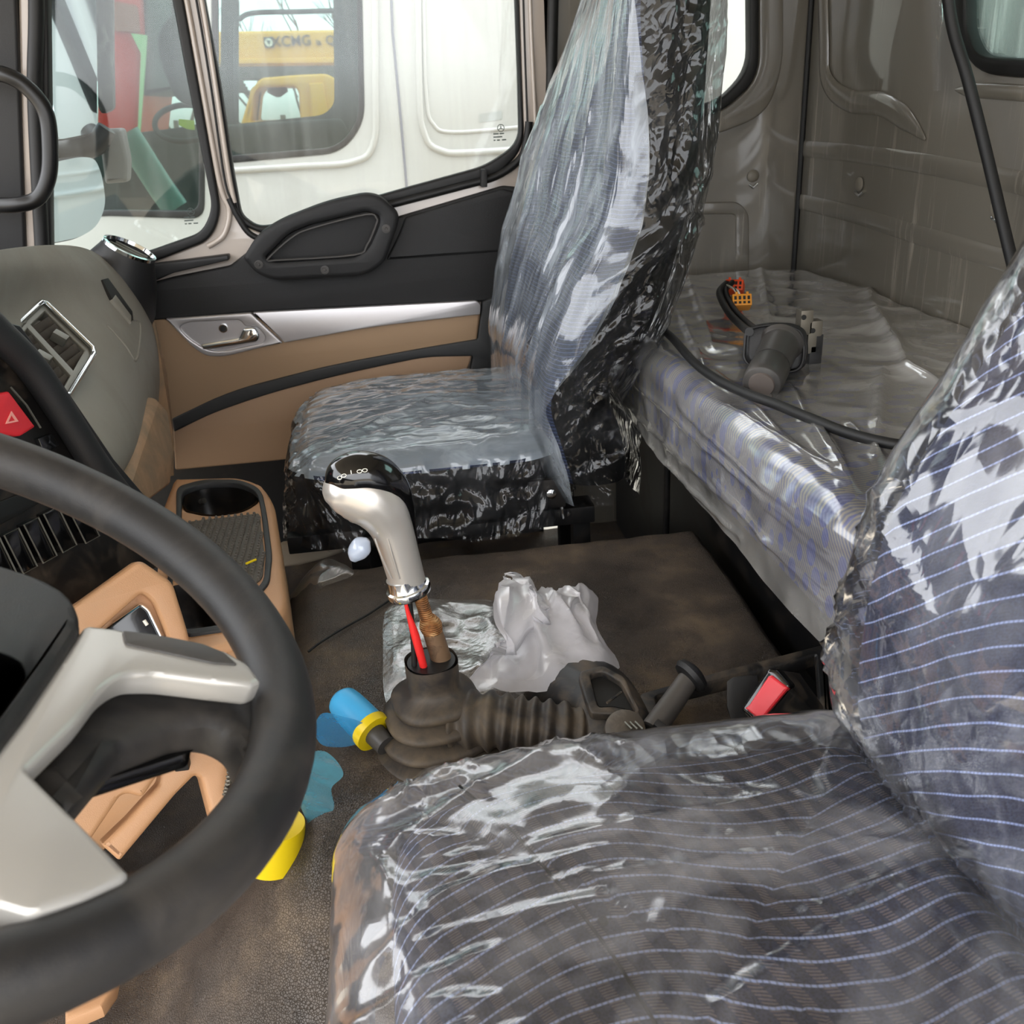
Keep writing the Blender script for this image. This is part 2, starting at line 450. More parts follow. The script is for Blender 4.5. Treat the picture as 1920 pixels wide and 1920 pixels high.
def mat_film(name, haze=.12, haze_hi=.5, rough=.12, stretch=(1, 1, 1), rot=(0, 0, 0), scale=18, bstr=.6, bdist=.01, tint='#f2f6ff', refl=1.0, sc2=60, coordk='UV', crease=.35, fine=1.0, edge=None):
    """clear polythene: mostly see-through, sharp crinkled reflections, milky where it is creased"""
    t = NT(name); v = t.coord(coordk, scale=stretch, rot=rot)
    nn = t.n('ShaderNodeTexNoise'); t.l(v, nn.inputs['Vector']); nn.inputs['Scale'].default_value = scale*.6; nn.inputs['Detail'].default_value = 3
    sc = t.n('ShaderNodeVectorMath', operation='SCALE'); t.l(nn.outputs['Color'], sc.inputs[0]); sc.inputs['Scale'].default_value = .9/scale
    vv = t.n('ShaderNodeVectorMath', operation='ADD'); t.l(v, vv.inputs[0]); t.l(sc.outputs[0], vv.inputs[1]); w = vv.outputs[0]
    r1 = t.noise(w, scale, 2, .5, 0, 'RIDGED_MULTIFRACTAL')
    r2 = t.noise(w, scale*3.3, 3, .5, .5, 'RIDGED_MULTIFRACTAL')
    f1 = t.vor(w, sc2, 'F1'); f2 = t.vor(w, sc2*2.7, 'F1')
    h = t.math('ADD', t.math('MULTIPLY', r1, .45), t.math('ADD', t.math('MULTIPLY', f1, .45), t.math('ADD', t.math('MULTIPLY', f2, .2), t.math('MULTIPLY', r2, .14*fine))))
    nr = t.bump(h, bstr, bdist)
    fres = t.n('ShaderNodeFresnel'); fres.inputs[0].default_value = 1.5; t.l(nr, fres.inputs['Normal'])
    rf = t.math('MINIMUM', t.math('MULTIPLY', fres.outputs[0], refl*1.9), .9)
    gl = t.n('ShaderNodeBsdfGlossy'); gl.inputs['Roughness'].default_value = rough; t.l(nr, gl.inputs['Normal']); gl.inputs[0].default_value = (1, 1, 1, 1)
    tr = t.n('ShaderNodeBsdfTransparent'); tr.inputs[0].default_value = (.97, .975, .98, 1)
    df = t.n('ShaderNodeBsdfDiffuse'); df.inputs[0].default_value = lin(tint); t.l(nr, df.inputs['Normal'])
    tl = t.n('ShaderNodeBsdfTranslucent'); tl.inputs[0].default_value = lin(tint)
    dm = t.n('ShaderNodeMixShader'); dm.inputs[0].default_value = .35; t.l(df.outputs[0], dm.inputs[1]); t.l(tl.outputs[0], dm.inputs[2])
    hz = t.mr(t.noise(w, scale*.8, 5, .65, .6), .44, .70, haze, haze_hi)
    hz2 = t.math('ADD', hz, t.mr(r2, .9, 1.9, 0, crease))
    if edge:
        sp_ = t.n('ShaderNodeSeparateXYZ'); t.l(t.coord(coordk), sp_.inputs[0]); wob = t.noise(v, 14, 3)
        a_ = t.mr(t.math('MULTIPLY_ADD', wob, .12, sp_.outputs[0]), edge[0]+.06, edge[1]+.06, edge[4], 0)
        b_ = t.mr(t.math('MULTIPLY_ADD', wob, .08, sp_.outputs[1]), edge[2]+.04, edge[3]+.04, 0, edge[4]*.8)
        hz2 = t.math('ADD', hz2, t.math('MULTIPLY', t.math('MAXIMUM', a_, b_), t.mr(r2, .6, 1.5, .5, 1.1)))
    hz2 = t.math('MINIMUM', hz2, .92)
    a = t.n('ShaderNodeMixShader'); t.l(hz2, a.inputs[0]); t.l(tr.outputs[0], a.inputs[1]); t.l(dm.outputs[0], a.inputs[2])
    b = t.n('ShaderNodeMixShader'); t.l(rf, b.inputs[0]); t.l(a.outputs[0], b.inputs[1]); t.l(gl.outputs[0], b.inputs[2])
    return t.done(b.outputs[0])
M['film'] = mat_film('clear_film_driver_cushion', .04, .30, .12, (1, 1, 1), scale=9, sc2=22, bstr=.30, bdist=.010, crease=.22, edge=(-.25, -.13, .15, .25, .7), tint='#e6e4e6')
M['filmback'] = mat_film('clear_film_driver_back', .03, .22, .09, (1, .7, 1), scale=11, sc2=22, bstr=.45, bdist=.013, crease=.16)
M['filmpass'] = mat_film('clear_film_passenger_back', .12, .50, .13, (4.5, 1, 1), scale=7, sc2=10, bstr=.30, bdist=.010, tint='#dfe9f2', crease=.3, refl=.8)
M['filmpasscush'] = mat_film('clear_film_passenger_cushion', .34, .66, .14, (1, 3.5, 1), scale=9, sc2=12, bstr=.30, bdist=.008, tint='#d5e3ee', crease=.3, refl=.8)
M['filmside'] = mat_film('clear_film_seat_side', .0, .04, .045, (1.6, 1, 1), scale=9, sc2=18, bstr=.9, bdist=.016, crease=.14, refl=.42)
M['filmbunk'] = mat_film('clear_film_bunk', .16, .45, .14, (1, 1, 1), scale=6, sc2=12, bstr=.28, bdist=.010, tint='#f4f1ea', crease=.2, edge=(.74, .48, 10, 11, .9))  # haze ramp towards the rear wall paints in light grazing the film
M['bag'] = mat_film('milky_bag', .72, .88, .35, (1, 1, 1), scale=10, sc2=18, bstr=.2, bdist=.006, tint='#e0dee2', refl=.12, crease=.1)
M['sheet'] = mat_film('dusty_clear_sheet', .30, .5, .25, (1, 1, 1), scale=14, sc2=45, bstr=.45, bdist=.004, tint='#8d8882', refl=.15, crease=.3)
M['bluefilm'] = mat_film('blue_film', .55, .8, .18, scale=14, sc2=30, bstr=.15, tint='#2f8fc4', refl=.3, crease=.1)
M['tealfilm'] = mat_film('pale_blue_film', .5, .8, .2, scale=14, sc2=30, bstr=.15, tint='#4a97ab', refl=.3, crease=.1)

def mat_glass(name, tint=(.93, .97, .95, 1), dirt=.08, streak=True, refl=1.0):
    t = NT(name); v = t.coord()
    tr = t.n('ShaderNodeBsdfTransparent'); tr.inputs[0].default_value = tint
    gl = t.n('ShaderNodeBsdfGlossy'); gl.inputs['Roughness'].default_value = .02
    lw_ = t.n('ShaderNodeFresnel'); lw_.inputs[0].default_value = 1.45
    a = t.n('ShaderNodeMixShader'); t.l(t.math('MULTIPLY', lw_.outputs[0], refl), a.inputs[0]); t.l(tr.outputs[0], a.inputs[1]); t.l(gl.outputs[0], a.inputs[2])
    df = t.n('ShaderNodeBsdfDiffuse'); df.inputs[0].default_value = (.85, .87, .85, 1)
    tl = t.n('ShaderNodeBsdfTranslucent'); tl.inputs[0].default_value = (.85, .87, .85, 1)
    dm = t.n('ShaderNodeMixShader'); dm.inputs[0].default_value = .5; t.l(df.outputs[0], dm.inputs[1]); t.l(tl.outputs[0], dm.inputs[2])
    vs = t.coord(scale=(26, 26, 1.3))
    s = t.mr(t.noise(vs, 1.0, 4, .6, .5), .5, .7, dirt*.5, dirt*3)
    b = t.n('ShaderNodeMixShader'); t.l(s, b.inputs[0]); t.l(a.outputs[0], b.inputs[1]); t.l(dm.outputs[0], b.inputs[2])
    return t.done(b.outputs[0])
M['glass'] = mat_glass('dusty_window_glass', (.95, .965, .96, 1), dirt=.025)
M['glass_q'] = mat_glass('dusty_quarter_glass', (.93, .96, .95, 1), dirt=.012)
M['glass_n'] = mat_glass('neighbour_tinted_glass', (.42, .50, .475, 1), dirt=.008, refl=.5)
M['glass_r'] = mat_glass('rear_green_glass', (.65, .82, .77, 1), dirt=.12)
M['mirror'] = plain('mirror_glass', '#c4d2d8', .06, metal=1)
M['mark'] = plain('etched_mark', '#4c5552', .7)
M['ink'] = plain('dark_lettering', '#23261a', .6)
M['whiteink'] = plain('white_lettering', '#e8e6da', .5)


# ================================================================== the cab shell
DY = 2.05            # inner face of the passenger side
NY = (0, -1, 0)
RX = 0.916           # rear wall
def P2(pts, r=12, Y=DY, n=5): return [at(p.x, p.y, Y=Y) for p in rnd(pts, r, n)]

# floor and engine tunnel: one rubber surface
def floor_z(x, y):
    s = lambda a, b, t: (lambda q_: q_*q_*(3-2*q_))(min(max((t-a)/(b-a), 0), 1))
    top = .385 + .02*s(.9, 1.3, y)
    t1 = s(.42, .80, y)*(1-s(1.33, 1.37, y))
    t2 = s(-.34, -.10, x)
    k = t1*(.25+.75*t2) if y < 1.0 else t1*s(-.34, -.14, x)
    k2 = (1-s(.458, .48, x))
    return .10 + (top-.10)*k*k2 + .004*nz(x*9, y*9) + .003*nz(x*22, y*22, 3)
nx_, ny_ = 150, 190
G = np.zeros((nx_, ny_, 3)); U = np.zeros((nx_, ny_, 2))
for i in range(nx_):
    for j in range(ny_):
        x = -.95+i/(nx_-1)*1.86; y = -.1+j/(ny_-1)*2.15
        G[i, j] = (x, y, floor_z(x, y)); U[i, j] = (x, y)
struct(grid('floor', G, M['floor'], uv=U))

# passenger side wall behind the door, with its own window opening
w3 = [(1300, -420, 20), (1424, -420, 20), (1424, 150, 60), (1350, 212, 60), (1290, 225, 20)]
w3g = [(1300, -410, 10), (1405, -410, 10), (1408, 130, 45), (1352, 188, 40), (1300, 200, 10)]
out_ = [Vector((.366, DY, -.05)), Vector((RX+.02, DY, -.05)), Vector((RX+.02, DY, 1.75)), Vector((.366, DY, 1.75))]
wr = struct(plate('wall_right', [out_, P2(w3)], M['wall'], NY, .03, .002))
# raised surround of that window and the moulded channel below
sur = [(1270, -430, 10), (1468, -430, 10), (1470, 120, 60), (1440, 215, 60), (1350, 250, 20), (1270, 262, 10)]
plate('window_surround', [P2(sur, Y=DY-.008), P2(w3, Y=DY-.008)], M['wall'], NY, .012, .004, parent=wr)
ch = [(1280, 380, 5), (1385, 378, 14), (1405, 400, 14), (1405, 520, 4), (1380, 520, 4), (1380, 402, 8), (1280, 402, 5)]
plate('moulded_channel', [P2(ch, Y=DY-.004)], M['wall'], NY, .008, .003, parent=wr)
w = thing('window_3', at(1360, 180, Y=DY)); struct(w)
plate('rubber_seal', [P2(w3, Y=DY-.014), P2(w3g, Y=DY-.014)], M['rubber'], NY, .035, .006, parent=w)
plate('pane', [P2(w3g, Y=DY+.008)], M['glass'], NY, .004, 0, parent=w)
# corner post trim line and rear wall
wl = [Vector((RX, -.3, -.05)), Vector((RX, DY+.02, -.05)), Vector((RX, DY+.02, 1.75)), Vector((RX, -.3, 1.75))]
w4 = [at(p.x, p.y, X=RX) for p in rnd([(1795, -460, 30), (1800, 60, 40), (1840, 138, 40), (2300, 175, 30), (2500, -420, 30)], 30)]
w4g = [at(p.x, p.y, X=RX) for p in rnd([(1818, -440, 30), (1822, 60, 30), (1845, 106, 22), (2270, 132, 30), (2440, -400, 30)], 30)]
rw = struct(plate('wall_rear', [wl, w4], M['wall'], (-1, 0, 0), .03, .002))
for nm, pts_, rr in (('moulded_rib', [(1500, 278), (1620, 290), (1760, 312), (1900, 340), (2050, 370)], .016),
                     ('moulded_rib', [(1500, 378), (1600, 402), (1720, 440), (1850, 478), (1980, 520)], .016)):
    pp = cat([at(a, b, X=RX-.001) for a, b in pts_], 6, False)
    tube(nm, pp, rr, M['wall'], rw, 10, ell=(1, .16), up=(0, 0, 1))
rib = cat([at(a, b, X=RX-.002) for a, b in [(1538, -260), (1545, 60), (1550, 150), (1590, 188), (1650, 195), (1700, 225), (1735, 262)]], 8, False)
tube('moulded_rib', rib, [.020*min(1, (len(rib)-k)/10) for k in range(len(rib))], M['wall'], rw, 12, ell=(.25, 1), up=(1, 0, 0))
rib = cat([at(a, b, X=RX-.002) for a, b in [(1790, 168), (1850, 170), (2000, 180)]], 8, False)
tube('moulded_rib', rib, [.001+.010*min(1, k/5) for k in range(len(rib))], M['wall'], rw, 12, ell=(.4, 1), up=(1, 0, 0))
w = thing('window_4', at(1830, 110, X=RX)); struct(w)
plate('rubber_seal', [[p+Vector((-.012, 0, 0)) for p in w4], [p+Vector((-.012, 0, 0)) for p in w4g]], M['rubber'], (-1, 0, 0), .03, .006, parent=w)
plate('pane', [[p+Vector((.008, 0, 0)) for p in w4g]], M['glass_r'], (-1, 0, 0), .004, 0, parent=w)
struct(tube('trim_3', [at(1037, -420, Y=DY-.008), at(1037, 0, Y=DY-.008), at(1030, 330, Y=DY-.008), at(1020, 700, Y=DY-.008)], .011, M['rubber'], None, 10))
tr = struct(tube('trim_1', [Vector((RX-.004, DY-.004, .66)), Vector((RX-.004, DY-.004, 1.74))], .006, M['rubber'], None, 8))
struct(plate('ceiling', [[Vector((-1.25, -.6, 1.75)), Vector((RX+.02, -.6, 1.75)), Vector((RX+.02, DY+.03, 1.75)), Vector((-1.25, DY+.03, 1.75))]], M['liner'], (0, 0, -1), .03))
# trim clips
for k, (px, py, kw) in enumerate([(1412, 330, dict(Y=DY-.002)), (1612, 345, dict(X=RX-.002)), (1868, 392, dict(X=RX-.002))]):
    p = at(px, py, **kw); n = (0, -1, 0) if 'Y' in kw else (-1, 0, 0)
    o = lathe('trim_clip', [(.013, 0), (.013, .002), (.010, .005), (.004, .006)], M['clip'], frame_mat(p, n, (0, 0, 1)), None, 20)
    tag(o, ['round taupe trim clip low in the side wall behind the passenger seat', 'round taupe trim clip in the rear wall nearest the corner post', 'round taupe trim clip in the rear wall beside the hanging black strap'][k], 'clip')
    tube('clip_dimple', [at(px-8, py+16, **kw), at(px, py+22, **kw), at(px+8, py+14, **kw)], .003, M['chrome'], o, 8)

# ---- passenger door: painted frame with two openings
door = thing('door_1', (-.1, DY, .3)); struct(door)
q1o = [(58, -430, 20), (250, -430, 20), (344, 0, 8), (375, 175, 8), (414, 400, 30), (394, 450, 24), (292, 490, 20), (70, 540, 20)]
q1g = [(84, -400, 20), (232, -400, 20), (323, 0, 8), (350, 146, 8), (398, 392, 26), (377, 437, 22), (277, 472, 12), (96, 520, 12)]
q2o = [(284, -430, 20), (958, -430, 20), (978, 135, 8), (984, 280, 40), (925, 335, 30), (729, 381, 5), (500, 442, 20), (448, 420, 16), (428, 320, 8), (403, 157, 8), (375, 0, 8)]
q2g = [(292, -420, 20), (952, -420, 20), (972, 135, 8), (975, 268, 30), (912, 311, 26), (763, 352, 5), (520, 421, 10), (482, 426, 16), (452, 404, 14), (437, 321, 8), (412, 157, 8), (383, 0, 8)]
fr_o = [at(22, -440, Y=DY), at(1046, -440, Y=DY), at(1046, 330, Y=DY), at(1000, 420, Y=DY), at(1000, 900, Y=DY), Vector((.33, DY, .05)), Vector((-1.2, DY, .05)), Vector((-1.2, DY, .80))]
plate('painted_frame', [fr_o, P2(q1o), P2(q2o)], M['paint'], NY, .03, .004, parent=door)
# raised beads of the frame either side of the gap, and the gap itself
for nm, pts_, r_, m_ in (('frame_gap', [(330, -200), (368, 0), (395, 160), (420, 330), (432, 372)], .0022, 'rubber'),
                         ('frame_bead', [(308, -200), (349, 0), (380, 170), (412, 345), (430, 395), (420, 440), (390, 462)], .0055, 'paint'),
                         ('frame_bead', [(338, -200), (378, 0), (404, 160), (428, 320), (440, 380)], .0045, 'paint'),
                         ('frame_bead', [(988, -200), (996, 60), (1004, 240), (1000, 300)], .004, 'paint'),
                         ('frame_gap', [(976, -200), (983, 60), (989, 232)], .002, 'rubber')):
    tube(nm, cat([at(a, b, Y=DY-.004) for a, b in pts_], 6, False), r_, M[m_], door, 10)
sl = cat([at(a, b, Y=DY-.006) for a, b in [(429, 372), (445, 405), (468, 438), (500, 452)]], 6, False)
tube('corner_seal', sl, .006, M['rubber'], door, 8)
sl = cat([at(a, b, Y=DY-.006) for a, b in [(992, 228), (988, 262), (975, 298), (930, 330), (860, 350), (729, 384)]], 6, False)
tube('corner_seal', sl, .008, M['rubber'], door, 8)
st = plate('drain_peg', [P2([(903, 318, 2), (913, 318, 2), (914, 351, 2), (902, 351, 2)], 2, DY-.030)], M['rubber'], NY, .030, .001, parent=door)
for wn_, q_o, q_g, gm in (('window_1', q1o, q1g, 'glass_q'), ('window_2', q2o, q2g, 'glass')):
    w = thing(wn_, at(*q_g[5][:2], Y=DY)); struct(w)
    plate('rubber_seal', [P2(q_o, Y=DY-(.012 if wn_ == 'window_1' else .002)), P2(q_g, Y=DY-(.012 if wn_ == 'window_1' else .002))], M['rubber'], NY, .03, .005, parent=w)
    plate('pane', [P2(q_g, Y=DY+.012)], M[gm], NY, .004, 0, parent=w)
    # etched maker's mark: a three-pointed star in a ring over three short lines of tiny print
    cx, cy = (358, 397) if wn_ == 'window_1' else (939, 240)
    o_ = at(cx, cy, Y=DY+.006); F = frame_mat(o_, (0, -1, 0), (1, 0, 0))
    vs, fs = sweep_mesh([F @ Vector((.0068*math.cos(a), .0068*math.sin(a), 0)) for a in np.linspace(0, 2*math.pi, 24, endpoint=False)], .0007, 6, True)
    for a in (90, 210, 330):
        v2, f2 = sweep_mesh([F @ Vector((0, 0, 0)), F @ Vector((.0068*math.cos(R(a)), .0068*math.sin(R(a)), 0))], [.0010, .0003], 6)
        k = len(vs); vs += v2; fs += [tuple(x+k for x in f) for f in f2]
    me = bpy.data.meshes.new('star_mark'); me.from_pydata([tuple(v) for v in vs], [], fs); link('star_mark', me, M['mark'], w)
    for y_, segs in ((-.0105, ((-.016, -.005), (-.003, .006))), (-.0165, ((-.016, .002),)), (-.0225, ((-.016, -.012), (-.009, -.003), (.001, .010)))):
        for x0_, x1_ in segs:     # the print is too small to read: one short faint bar per word
            box('faint_print', (x1_-x0_, .0024, .0003), M['mark'], M=F @ Matrix.Translation(((x0_+x1_)/2, y_, 0)), parent=w, bev=0)

# ---- door trim panel
DP = DY-.022
def dp(pts, r=6, off=0.0, n=5): return P2(pts, r, DP-off, n)
up_ = [(235, 545, 4), (323, 521, 4), (430, 500, 6), (450, 484, 6), (520, 430, 10), (745, 408, 4), (945, 349, 6), (972, 352, 6), (966, 500, 4), (935, 560, 6), (900, 566, 4), (690, 574, 2), (469, 586, 2), (286, 601, 4), (240, 600, 4)]
plate('upper_pad', [dp(up_)], M['doorblack'], NY, .03, .005, parent=door)
rec = [(724, 488, 6), (748, 440, 8), (760, 408, 4), (942, 354, 6), (966, 360, 6), (962, 470, 6)]
plate('raised_pad', [dp(rec, off=.007)], M['doorblack'], NY, .014, .005, parent=door)
led = [(280, 497, 3), (428, 478, 3), (429, 488, 3), (325, 512, 3), (262, 540, 4)]
plate('sill_ledge', [dp(led, off=.012)], M['black'], NY, .03, .003, parent=door)
upt = [(286, 600, 3), (901, 588, 3), (894, 638, 4), (797, 654, 40), (614, 689, 60), (432, 736, 60), (325, 790, 4), (300, 790, 4), (286, 690, 3)]
plate('upper_insert', [dp(upt)], M['tan'], NY, .024, .004, parent=door)
stp = [(322, 786, 3), (432, 733, 60), (614, 686, 60), (797, 652, 60), (896, 636, 3), (905, 566, 4), (938, 552, 8), (925, 700, 20), (880, 705, 10), (888, 668, 6), (797, 670, 30), (651, 700, 60), (505, 738, 60), (396, 776, 40), (326, 811, 4)]
plate('charcoal_stripe', [dp(stp, off=.004)], M['doorstripe'], NY, .026, .004, parent=door)
lwi = [(324, 806, 3), (396, 774, 40), (505, 736, 60), (651, 698, 60), (797, 668, 30), (888, 657, 10), (878, 690, 16), (850, 760, 20), (700, 840, 10), (520, 864, 5), (328, 882, 5)]
plate('lower_insert', [dp(lwi)], M['tanlow'], NY, .026, .004, parent=door)
skirt = [(250, 850, 3), (520, 845, 3), (960, 690, 3), (1020, 700, 3), (1020, 1100, 3), (250, 1160, 3)]
plate('kick_panel', [P2(skirt, 4, DY-.012)], M['steel'], NY, .03, .003, parent=door)
# silver trim: handle bezel and long strip
s2 = [(474, 586, 2), (894, 564, 4), (902, 572, 4), (901, 590, 4), (706, 612, 60), (533, 643, 2)]
plate('silver_strip', [dp(s2, off=.008)], M['silver'], NY, .012, .003, parent=door)
s1 = [(310, 598, 3), (470, 587, 2), (530, 643, 2), (498, 650, 10), (420, 669, 14), (386, 668, 18), (362, 652, 14)]
s1h = [(334, 614, 12), (352, 604, 8), (450, 599, 8), (460, 612, 4), (482, 612, 8), (498, 630, 10), (495, 643, 8), (420, 659, 16), (388, 657, 16), (352, 634, 20)]
bz = plate('handle_bezel', [dp(s1, off=.009), dp(s1h, off=.009)], M['silver'], NY, .014, .003, parent=door)
plate('handle_recess', [dp(s1h, off=.002)], M['silver'], NY, .006, 0, parent=bz)
hl = [(375, 646, 3), (448, 634, 3), (456, 616, 5), (478, 614, 6), (487, 628, 6), (484, 641, 6), (400, 655, 5), (380, 656, 3)]
hd = plate('door_handle', [dp(hl, off=.014)], M['chrome'], NY, .012, .004, parent=door)
lathe('lock_socket', [(.0085, 0), (.0085, .006), (.0065, .006), (.0065, .001)], M['chrome'], frame_mat(at(419, 615, Y=DP-.002), NY), bz, 24)
lathe('lock_hole', [(.0063, 0), (.0063, .003)], M['rubber'], frame_mat(at(419, 615, Y=DP-.003), NY), bz, 20)
# grab handle
go = [(455, 484, 8), (482, 440, 20), (525, 412, 30), (615, 377, 40), (687, 362, 14), (715, 368, 14), (749, 402, 10), (745, 425, 8), (722, 492, 14), (688, 517, 26), (510, 527, 26), (478, 512, 12)]
gi = [(496, 484, 6), (542, 438, 14), (580, 422, 10), (687, 396, 8), (712, 405, 8), (711, 422, 8), (692, 466, 14), (667, 483, 12), (514, 493, 8)]
gh = plate('grab_handle', [P2(go, Y=DP-.045, n=8), P2(gi, Y=DP-.045, n=8)], M['doorblack'], NY, .045, .010, parent=door)
gb = plate('handle_backplate', [P2(gi, Y=DP-.018)], M['doorblack'], NY, .01, .001, parent=gh)
gl_ = cat([at(a, b, Y=DP-.040) for a, b in [(500, 488), (546, 446), (584, 428), (686, 402), (706, 409), (705, 422), (688, 460), (664, 478), (516, 488)]], 4)
tube('opening_lip', gl_, .0022, M['stalk'], gh, 6, closed=True)
for (px, py) in ((485, 496), (609, 506), (724, 429)):
    F = frame_mat(at(px, py, Y=DP-.0462), NY)
    sc_ = lathe('screw', [(.0085, 0), (.0085, .0012), (.006, .0014), (.0055, .0004), (.003, .0004), (.002, .002)], M['stalk'], F, gh, 20)

# ---- front corner pillar: dark trim, painted strip, seal, grab rail
pil = thing('trim_2', at(40, 460, Y=DY)); struct(pil)
plate('pillar_cover', [[at(a, b, Y=DY-.02) for a, b in [(-300, -440), (22, -440), (30, 0), (48, 470), (-300, 520)]]], M['black'], NY, .05, .006, parent=pil)
plate('painted_strip', [[at(a, b, Y=DY-.01) for a, b in [(22, -440), (54, -440), (60, 0), (76, 560), (44, 570), (34, 0)]]], M['paint'], NY, .03, .006, parent=pil)
tube('door_seal', cat([at(a, b, Y=DY-.02) for a, b in [(60, -440), (68, 0), (66, 200), (84, 560)]], 8, False), .014, M['rubber'], pil, 10)
rail = tube('grab_rail', [at(a, b, Y=y_) for a, b, y_ in [(-90, 140, 1.93), (-40, 138, 1.90), (8, 140, 1.88), (52, 165, 1.88), (86, 212, 1.88), (94, 280, 1.88), (90, 335, 1.88), (70, 372, 1.88), (30, 384, 1.88), (-30, 384, 1.90), (-90, 384, 1.93)]], .0135, M['railblack'], None, 16, smoothn=8)
tag(rail, 'glossy black looped grab rail on the front pillar beside the mirror', 'grab rail')

# ---- hanging strap by the rear window
st = tube('seat_belt_strap', cat([at(1768, -300, X=.80), at(1778, 0, X=.82), at(1815, 150, X=.84), at(1850, 290, X=.86), at(1892, 468, X=.87), at(1930, 620, X=.87)], 8, False), [.0085]*41, M['rubber'], None, 8, ell=(1, .6))
tag(st, 'thin black strap hanging from the ceiling in front of the rear wall', 'strap')
sa = np.zeros((16, 10, 3)); 
for i in range(16):
    for j in range(10):
        t_ = i/15; s_ = j/9
        px = 1742+6*t_+(48-30*t_)*s_; py = -200+370*t_
        sa[i, j] = at(px, py, X=RX-.03-.025*math.sin(s_*math.pi)+.012*nz(t_*7, s_*5))
fs_ = grid('plastic_film', sa, M['filmside']); tag(fs_, 'crinkled strip of clear film hanging beside the rear window', 'plastic film')

# ================================================================== outside
gr = struct(plate('ground', [[Vector((-40, -30, -1.3)), Vector((40, -30, -1.3)), Vector((40, 60, -1.3)), Vector((-40, 60, -1.3))]], plain('dusty_yard_ground', '#a39783', .9, dust=.6, dcol='#7d7262', dscale=.5), (0, 0, 1), .05))
NYY = 2.95
def N2(pts, r=10, off=0.0, n=5): return P2(pts, r, NYY+off, n)
nb = thing('truck', (0, NYY+1, -1.3), 'white truck cab parked alongside, seen through both passenger-side windows', 'truck')
h1 = [(-60, -300, 20), (310, -300, 20), (385, 150, 10), (382, 410, 26), (200, 404, 12), (20, 420, 10)]
h1g = [(-50, -290, 20), (300, -290, 20), (374, 150, 10), (372, 396, 22), (205, 394, 12), (20, 405, 10)]
h2 = [(395, -300, 20), (672, -300, 20), (683, 230, 34), (640, 286, 34), (430, 305, 5), (400, 305, 5)]
h2g = [(405, -290, 20), (664, -290, 20), (673, 226, 28), (634, 276, 30), (430, 292, 5), (410, 292, 5)]
body = [at(a, b, Y=NYY) for a, b in [(-700, -420), (1700, -420), (1700, 1300), (-700, 1300)]]
bp = plate('body_side', [body, N2(h1), N2(h2)], M['whitepaint'], NY, .04, .004, parent=nb)
for ho, hg in ((h1, h1g), (h2, h2g)):
    s_ = plate('window_seal', [N2(ho, off=-.004), N2(hg, off=-.004)], M['rubber'], NY, .03, .003, parent=nb)
    plate('pane', [N2(hg, off=.01)], M['glass_n'], NY, .004, 0, parent=s_)
tube('door_seam', [at(a, b, Y=NYY-.001) for a, b in [(722, -300), (736, 60), (752, 230), (762, 345), (772, 600)]], .0035, M['whiteseam'], nb, 8)
for pts_, r_ in (([(790, -300), (795, 60), (800, 190), (812, 232), (850, 248), (1000, 236), (1200, 215)], .006), ([(782, -300), (786, 150), (796, 250), (826, 282), (900, 285), (1200, 262)], .010), ([(400, 322), (560, 312), (660, 304), (700, 270), (704, 150), (700, -300)], .010)):
    tube('pressed_line', cat([at(a, b, Y=NYY+.001) for a, b in pts_], 8, False), r_, M['whitepaint'], bp, 12)
plate('side_sticker', [N2([(898, 214, 3), (942, 207, 3), (942, 224, 3), (898, 230, 3)], 2, -.001)], plain('faded_sticker', '#949894', .5), NY, .002, 0, parent=nb)
# its far side with the opposite windows, floor and roof
FY = NYY+1.7
fb = [at(a, b, Y=FY) for a, b in [(-900, -420), (900, -420), (900, 520), (-900, 560)]]
def F2(pts, r=10): return P2(pts, r, FY)
f2 = [(444, -300, 10), (448, 20, 6), (462, 8, 10), (620, 8, 10), (624, 190, 20), (600, 215, 20), (446, 232, 8), (440, 80, 5)]
f3 = [(120, -300, 20), (418, -300, 20), (412, 225, 10), (330, 240, 20), (205, 255, 10), (120, 260, 10)]
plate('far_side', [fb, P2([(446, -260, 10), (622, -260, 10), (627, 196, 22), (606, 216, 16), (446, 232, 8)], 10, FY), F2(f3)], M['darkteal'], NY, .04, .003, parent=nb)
tube('window_bar', cat([at(a, b, Y=FY-.03) for a, b in [(444, 240), (442, 60), (452, 34), (480, 24), (560, 22), (625, 20)]], 8, False), .010, M['darkteal'], nb, 8)
# its seat in film, steering wheel, label
spd = cat([at(a, b, Y=NYY+.55) for a, b in [(236, 250), (262, 290), (300, 350), (330, 392)]], 8, False)
tube('seat_back', spd, .045, plain('teal_film_roll', '#7fa79c', .25, coat=.5), nb, 14, ell=(1, .5))
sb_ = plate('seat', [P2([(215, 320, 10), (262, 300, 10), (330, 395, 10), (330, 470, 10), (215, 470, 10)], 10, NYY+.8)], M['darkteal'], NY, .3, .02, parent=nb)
vs_ = [at(345, 225, Y=NYY+.9)+Vector((.105*math.cos(a), .05*math.sin(a), .06*math.sin(a)-.01)) for a in np.linspace(0, 2*math.pi, 32, endpoint=False)]
tube('steering_wheel', vs_, .010, M['darkteal'], nb, 8, True)
plate('warning_label', [P2([(335, 223, 2), (364, 226, 2), (365, 244, 2), (350, 242, 2), (335, 234, 2)], 2, NYY+.5)], M['hivis'], NY, .003, 0, parent=nb)
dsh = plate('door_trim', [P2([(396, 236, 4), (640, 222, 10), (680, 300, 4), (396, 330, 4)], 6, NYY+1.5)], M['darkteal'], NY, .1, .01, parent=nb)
bkp = plate('dark_quarter_panel', [P2([(290, 60, 30), (345, 0, 30), (380, 0, 4), (380, 205, 4), (330, 190, 20), (300, 120, 20)], 10, NYY+.7)], M['darkteal'], NY, .1, .01, parent=nb)

